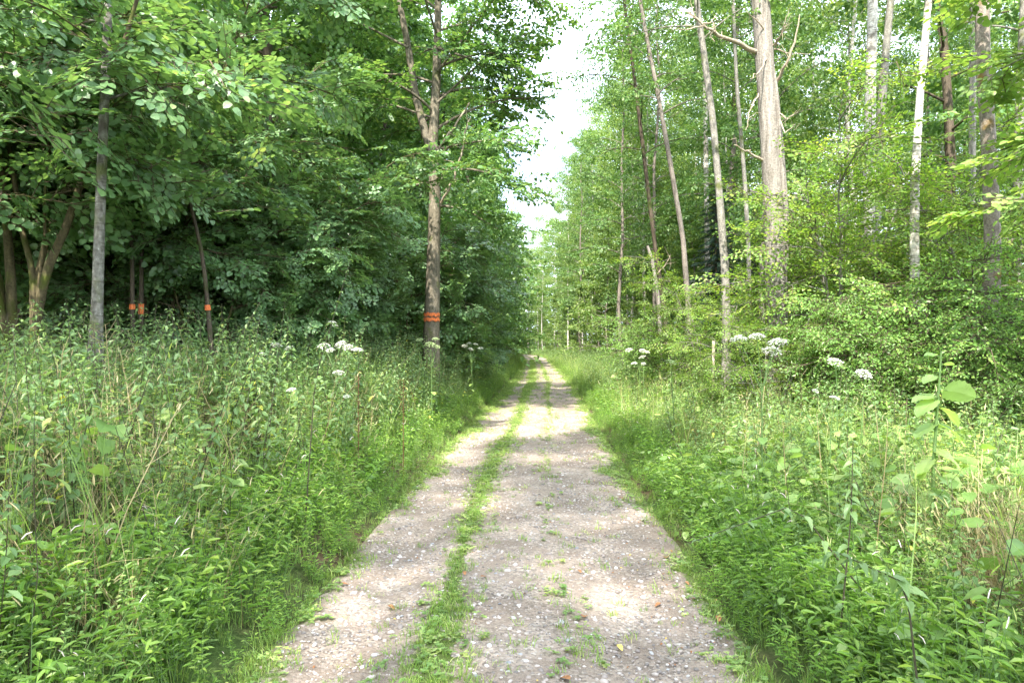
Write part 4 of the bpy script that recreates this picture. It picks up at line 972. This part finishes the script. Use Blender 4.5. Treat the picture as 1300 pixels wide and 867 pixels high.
# overhanging leafy branches of a tree standing outside the frame, upper right
T = Tree(360); rng = T.rng
b0 = np.array([8.2, 7.5, 0.]); tube(T.w, wander(rng, b0, b0 + [-.3, 0, 9], 10, .05), np.linspace(.13, .05, 10), 9, 0, .5, .04, rng)
for k in range(15):
    h0 = 3.0 + 4.6 * k / 15; a = pi + rng.uniform(-1.1, 1.1); L = rng.uniform(1.6, 2.9); uu = np.linspace(0, 1, 6)
    lp = np.stack([b0[0] - .2 + cos(a) * L * uu, b0[1] + sin(a) * L * uu, h0 + L * (.4 * uu - .45 * uu ** 2)], -1); T.limb(lp, .03, n=5); T.sub(lp, .3, 7, .4, 4, .55, thick=.008, pit=.2)
T.leaves(SP_hazel, .3)
T.finish('leafy_tree', 'bright green tree reaching its drooping leafy branches in from the right photo edge', 'tree', M['greybark'], M['broad'], b0)

# orange-marked thin stems in the left wood
for k, (px, zz, lab, lean) in enumerate([(169, 9.3, 'thin stem painted orange below, left one of a close pair beside the grey trunk', -6), (178, 9.5, 'thin stem painted orange below, right one of a close pair beside the grey trunk', 4),
                                         (276, 9.2, 'leaning thin stem painted orange below, under the wide hazel', -60)]):
    r_ = RNG(500 + k); a, b, c = P(px, 420, zz), P(px + lean * .3, 330, zz), P(px + lean, 150, zz); a[2] = float(gz(a[0], a[1])) - .05
    e = thing('thin_tree', lab, 'thin tree', a, 'orange-marked thin stems'); g = Geo(); tube(g, sample([a, b, c], np.linspace(0, 1, 12)), np.linspace(.036, .018, 12), 7, 0, .5, .05, r_)
    local(g, a).build('trunk', M['darkbark'], e, sm=True)
    g = Geo(); pa, pb = P(px - lean * .12, 402, zz), P(px + lean * .1, 378, zz); bb = sample([a, b, c], [.12, .34]) if False else None
    pp = sample([a, b, c], np.linspace(0, 1, 60)); sel = pp[(pp[:, 2] > P(0, 399, zz)[2]) & (pp[:, 2] < P(0, 381, zz)[2])]
    tube(g, sel, .0385, 8, 0, .5); local(g, a).build('paint_mark', M['orange'], e)

# ------------------------------------------------------------------ single plants one can point at
def umbel(g, c, r, rng, m=0, n_=60):
    """white plate-like flower head, slightly domed"""
    fl = Geo(); 
    for q in range(5):
        a = q * 2 * pi / 5; fl.add([[0, 0, 0], [cos(a - .5) * .6, sin(a - .5) * .6, .1], [cos(a), sin(a), .12], [cos(a + .5) * .6, sin(a + .5) * .6, .1]], [[0, 1, 2, 3]])
    k = np.arange(n_); rad = r * np.sqrt((k + .5) / n_); a = k * 2.399; ti = rng.uniform(.15, .6); tx = rng.normal(0, .18)
    for j in range(3):
        q_ = (k * 5 // n_); gap = 1 + .10 * np.sin(a * 7 + j)
        lx = rad * gap * np.cos(a) + rng.normal(0, r * .05, n_); ly = rad * gap * np.sin(a) + rng.normal(0, r * .05, n_); lz = -(rad / r) ** 2 * r * .42 + rng.normal(0, r * .05, n_)
        t = np.stack([c[0] + lx + lz * tx, c[1] + ly * cos(ti) - lz * sin(ti), c[2] + ly * sin(ti) + lz * cos(ti) - lx * tx], -1)
        g.bake(fl, tilts(rng, n_, .35) * (r * .13 * rng.uniform(.7, 1.2, n_))[:, None, None], t)
def hogweed(px, py, z, heads, lab, seed, green=False, main=.085):
    rng = RNG(seed); top = P(px, py, z); base = np.array([top[0] + rng.normal(0, .05), top[1], float(gz(top[0], top[1])) - .03])
    e = thing('umbel_plant', lab, 'wild flower', base, 'white umbel flowers above the herbs')
    g = Geo(); s_ = top * .72 + base * .28; tube(g, [base, (base + s_) / 2 + rng.normal(0, .015, 3), s_], [.009, .008, .006], 6)
    hs = []
    for (dx, dy, r) in heads:
        h = P(px + dx, py + dy, z + rng.uniform(-.12, .12)); hs.append((h, r)); mid = (s_ + h) / 2 + [0, 0, .02]; tube(g, [s_, mid, h - [0, 0, r * .4]], [.005, .004, .003], 5)
        for q in range(10):
            a = q * .628; rr_ = r * rng.uniform(.5, .95); tube(g, [h - [0, 0, r * .45], h + [cos(a) * rr_, sin(a) * rr_, -.2 * r]], [.0016, .001], 3)
    lf = leaf4(1, .9, .15, .3, .1)
    local(g, base).build('stem', M['stem'], e)
    for q in range(4):
        g = Geo(); a = rng.uniform(0, 6.28); p = base * (1 - (.3 + .12 * q)) + s_ * (.3 + .12 * q); put(g, lf, p, [cos(a), sin(a), -.3], .10, m=0, a=rng.uniform(-.3, .3, 1))
        local(g, base).build('leaf', M['broad'], e)
    for h, r in hs:
        g = Geo(); umbel(g, h, r * (1.25 if px < 700 else 1.0), rng); local(g, base).build('flower_head', M['umbelgreen'] if green else M['umbel'], e)
U_ = [((356, 437), 8.2, [(-5, -1, .055), (10, 3, .04), (-22, 11, .04), (-20, 18, .03)], 'creamy umbel flower, leftmost of those before the hazels', False),
      ((425, 437), 8.0, [(-14, 0, .06), (6, -2, .05), (-6, 6, .04), (16, 2, .05), (28, 5, .055)], 'widest cluster of white umbels left of the orange-marked trunk', False),
      ((421, 408), 8.6, [(0, 0, .04), (4, 4, .03)], 'white umbel held highest, above the widest cluster', False),
      ((450, 470), 7.6, [(-20, 1, .05)], 'low flat white umbel half sunk in the nettles below the widest cluster', False),
      ((370, 493), 6.4, [(0, 0, .035)], 'small white umbel low among dry stalks on the left verge', False),
      ((547, 433), 11.5, [(-2, 2, .08), (6, -4, .05), (8, 6, .05), (-14, -3, .05)], 'greenish-white umbels right at the foot of the orange-marked trunk', True),
      ((598, 439), 17, [(-8, -1, .06), (0, 3, .06), (6, -3, .05), (12, 2, .06), (-3, -4, .05)], 'white umbel cluster between the orange-marked trunk and the track', False),
      ((440, 500), 7.0, [(0, 2, .03)], 'tiny white umbel beside the rusty dock stalk', False),
      ((812, 444), 15, [(-14, -1, .08), (4, 0, .08), (10, 2, .06), (3, 8, .07)], 'cluster of white umbels at the right edge of the track', False),
      ((795, 442), 18, [(-14, 0, .08), (-4, -1, .08), (8, 0, .08)], 'row of small white umbels farthest down the right verge', False),
      ((815, 460), 13, [(-10, 0, .06), (2, 1, .05)], 'pair of small white umbels below the cluster at the right edge of the track', False),
      ((852, 458), 10, [(0, 0, .08)], 'single pale umbel between track and grey-white alder', True),
      ((966, 432), 6.2, [(-28, -5, .075), (-5, -8, .07), (22, -1, .085), (14, 10, .085)], 'tall dark-stemmed umbel plant with four broad white heads before the pale trunk', False),
      ((1061, 457), 7.2, [(0, 0, .08)], 'single white umbel left of the slender white birch', False),
      ((1098, 472), 7.0, [(0, 0, .08)], 'single white umbel nearest the foot of the slender white birch', False),
      ((1058, 503), 6.2, [(2, 0, .045), (-22, -8, .03)], 'small low white umbel below the two single ones on the right verge', False)]
for k, ((px, py), z, hd, lab, gr) in enumerate(U_): hogweed(px, py, z, hd, lab, 600 + k, gr)

# tall dark-stemmed nettles leaning over the left verge and the right foreground
def tallnettle(pts, lab, seed, LL=.09, r=.006, nn=20, s0=.15, mat='nettle'):
    rng = RNG(seed); pts = np.array(pts); pts[0][2] = float(gz(pts[0][0], pts[0][1])) - .02; base = pts[0].copy()
    e = thing('tall_nettle', lab, 'nettle', base, 'tall single nettles'); g = Geo(); pp = sample(pts, np.linspace(0, 1, 12)); tube(g, pp, np.linspace(r, r * .3, 12), 6); local(g, base).build('stem', M['darkstem'], e)
    g = Geo(); lf = leafN(1, .48, 8, .05, .45, .3, .10, .62, seed); az = rng.uniform(0, 3)
    for k in range(nn):
        t = s0 + (1 - s0) * k / (nn - 1); az += pi / 2
        for q in (0, pi):
            if t < .45 and rng.random() < .35: continue
            a = az + q + rng.normal(0, .25); el = rng.normal(-.25, .25); sc = LL * (1.1 - .75 * t ** 2) * rng.uniform(.75, 1.2)
            put(g, lf, sample(pp, t), [cos(a) * cos(el), sin(a) * cos(el), sin(el)], sc, roll=rng.normal(0, .3, 1), a=rng.uniform(-.35, .25, 1), m=0)
    local(g, base).build('leaves', M[mat], e)
for k, (a, b, c, z, lab, LL) in enumerate([
        ((385, 620), (400, 480), (445, 330), 5.2, 'tallest dark-stemmed nettle, reaching above the umbels left of the orange-marked trunk', .07),
        ((330, 600), (345, 520), (362, 380), 6.0, 'upright nettle rising through the creamy umbel cluster', .07),
        ((70, 720), (95, 600), (128, 470), 3.9, 'dark-stemmed nettle leaning right in the near left corner', .095),
        ((110, 760), (150, 600), (215, 395), 4.3, 'long nettle stem leaning right across the left foreground', .09),
        ((30, 700), (40, 560), (30, 430), 4.2, 'upright nettle at the left photo edge', .09),
        ((230, 680), (262, 580), (300, 470), 4.6, 'slanting dark nettle stem in the middle of the left verge', .08),
        ((290, 650), (310, 540), (330, 400), 5.4, 'thin nettle standing left of the creamy umbel', .07),
        ((1060, 760), (1080, 660), (1083, 560), 3.4, 'slender upright nettle in the middle of the right foreground', .085),
        ((1180, 860), (1150, 740), (1060, 700), 2.5, 'arching dark nettle stem bending left in the near right corner', .08),
        ((1150, 700), (1010, 640), (872, 690), 3.7, 'long nettle stem bending over towards the gravel on the right', .085)]):
    tallnettle([P(*a, z), P(*b, z), P(*c, z)], lab, 700 + k, LL)

# the round-leaved sapling, right
z = 4.6; rng = RNG(801); base = P(1186, 650, z); base[2] = float(gz(base[0], base[1])) - .02
e = thing('poplar_sapling', 'upright sapling with large pale round leaves standing in the right verge', 'sapling', base)
pts = [base, P(1184, 600, z), P(1189, 530, z), P(1193, 480, z), P(1195, 445, z)]
g = Geo(); tube(g, sample(pts, np.linspace(0, 1, 12)), np.linspace(.014, .005, 12), 7); local(g, base).build('stem', M['stem'], e)
for (px, py, hx, hy, s_, el, yv) in [(1203, 496, 1, .1, .17, -.1, 1.2), (1186, 510, -1, -.1, .15, -.5, .2), (1186, 504, -1, .3, .14, .0, .2), (1197, 520, 1, -.3, .14, -.7, .1), (1185, 540, -1, .0, .15, -.4, 0),
                                     (1195, 540, 1, -.4, .15, -.5, -.2), (1186, 478, -1, -.3, .09, -.3, .3), (1198, 463, 1, .1, .07, .2, .4), (1186, 451, -1, .2, .06, .2, .5), (1190, 575, .8, -.5, .16, -.3, -.3), (1180, 585, -.8, -.5, .15, -.6, -.3),
                                     (1175, 600, -.7, .6, .14, -.3, -.1), (1196, 600, .9, .3, .14, -.4, -.1), (1188, 625, -.9, -.4, .15, -.4, -.2), (1196, 640, .9, -.5, .15, -.4, -.2)]:
    g = Geo(); p = P(px, py, z + rng.uniform(-.03, .03)); st = sample(pts, np.clip((650 - py - 8) / 205, 0, .98)); tube(g, [st, (st + p) / 2 + [0, 0, .008], p], [.0032, .0028, .0024], 5, 1)
    put(g, leafN(1, 1.02, 12, .2, .3, .10, .08, .8, int(px) % 7, .55), p, [hx, hy * .6, el], s_, roll=np.array([yv * .8]), a=np.array([rng.uniform(-.3, .4)]), m=0)
    local(g, base).build('leaf', [M['sapling'], M['stem']], e)

# rusty dock stalks
for k, (px, py, z, lab) in enumerate([(455, 500, 7.4, 'rusty brown dock seed stalk standing left of the fainter one'), (512, 505, 8.2, 'fainter rusty dock seed stalk nearer the orange-marked trunk')]):
    rng = RNG(820 + k); top = P(px, py - 24, z); base = P(px, py, z); base[2] = float(gz(base[0], base[1])); e = thing('dock_stalk', lab, 'wild plant', base)
    g = Geo(); tube(g, [base, top], [.006, .003], 5); local(g, base).build('stem', M['rust'], e); g = Geo(); n_ = 80
    t_ = rng.uniform(.55, 1, n_); p = base + (top - base) * t_[:, None] + rng.normal(0, .03, (n_, 3)); put(g, leaf2(1, .7), p, rng.normal(0, 1, (n_, 3)), .016, m=0); local(g, base).build('seeds', M['rust'], e)['kind'] = 'stuff'
# pale stake
z = 13; a = P(905, 470, z); b = P(906, 433, z); a[2] = float(gz(a[0], a[1])) - .05
g = Geo(); tube(g, sample([a, b, b + [0, 0, .004]], [0, .3, .6, .95, 1]), [.03, .028, .028, .026, .004], 7, 0, .5, .05, RNG(1)); o = g.build('wooden_stake', M['deadwood'], sm=True); tag(o, 'short pale wooden stake standing left of the grey-white alder', 'stake')

# fallen leaves on the gravel
FL = [(845, 711, .07, 'deadleaf', 'dark brown curled leaf at the right edge of the gravel, beside the knotweed'), (912, 790, .05, 'deadleaf', 'rusty leaf at the right gravel edge in the near corner'),
      (787, 822, .045, 'yellowleaf', 'pale yellow leaf lying on the gravel near the bottom of the photo'), (742, 786, .06, 'deadleaf', 'brown leaf on the gravel above the pale yellow one'),
      (497, 771, .05, 'deadleaf', 'rust-red leaf in the left wheel rut'), (590, 733, .04, 'deadleaf', 'small red-brown leaf at the right side of the grass strip'), (614, 738, .04, 'deadleaf', 'small dark leaf on gravel just right of the grass strip'),
      (835, 769, .045, 'deadleaf', 'brown leaf on bare gravel left of the right edge'), (736, 728, .035, 'deadleaf', 'small brown leaf in the middle of the track'), (631, 634, .03, 'yellowleaf', 'tiny yellow leaf at the grass strip, farthest of the fallen leaves'),
      (717, 868, .06, 'deadleaf', 'dark brown leaf cut by the bottom of the photo'), (438, 745, .05, 'deadleaf', 'brown leaf at the left edge of the gravel'), (790, 635, .04, 'deadleaf', 'dark leaf by the right gravel edge, beyond the others'),
      (872, 744, .035, 'deadleaf', 'small tan leaf midway along the right gravel edge')]
for k, (px, py, s_, mt, lab) in enumerate(FL):
    rng = RNG(840 + k); zz = CAMH / ((py - 437) / FPX); x = (px - 650) / FPX * zz; g = Geo(); lf = leaf4(1, .6, .35, .25)
    V, F, M_, A = lf.cat(); a = rng.uniform(0, 6.28); R = rotz(np.array([a]))[0]; V = (V + [0, -.5, .12]) @ R.T * s_ * 1.2; g.add(V, F)
    o = g.build('fallen_leaf', M[mt], sm=True); o.location = (x, zz, float(track_z(x - cx(zz))) + .012); tag(o, lab, 'fallen leaf', 'fallen leaves on the track')
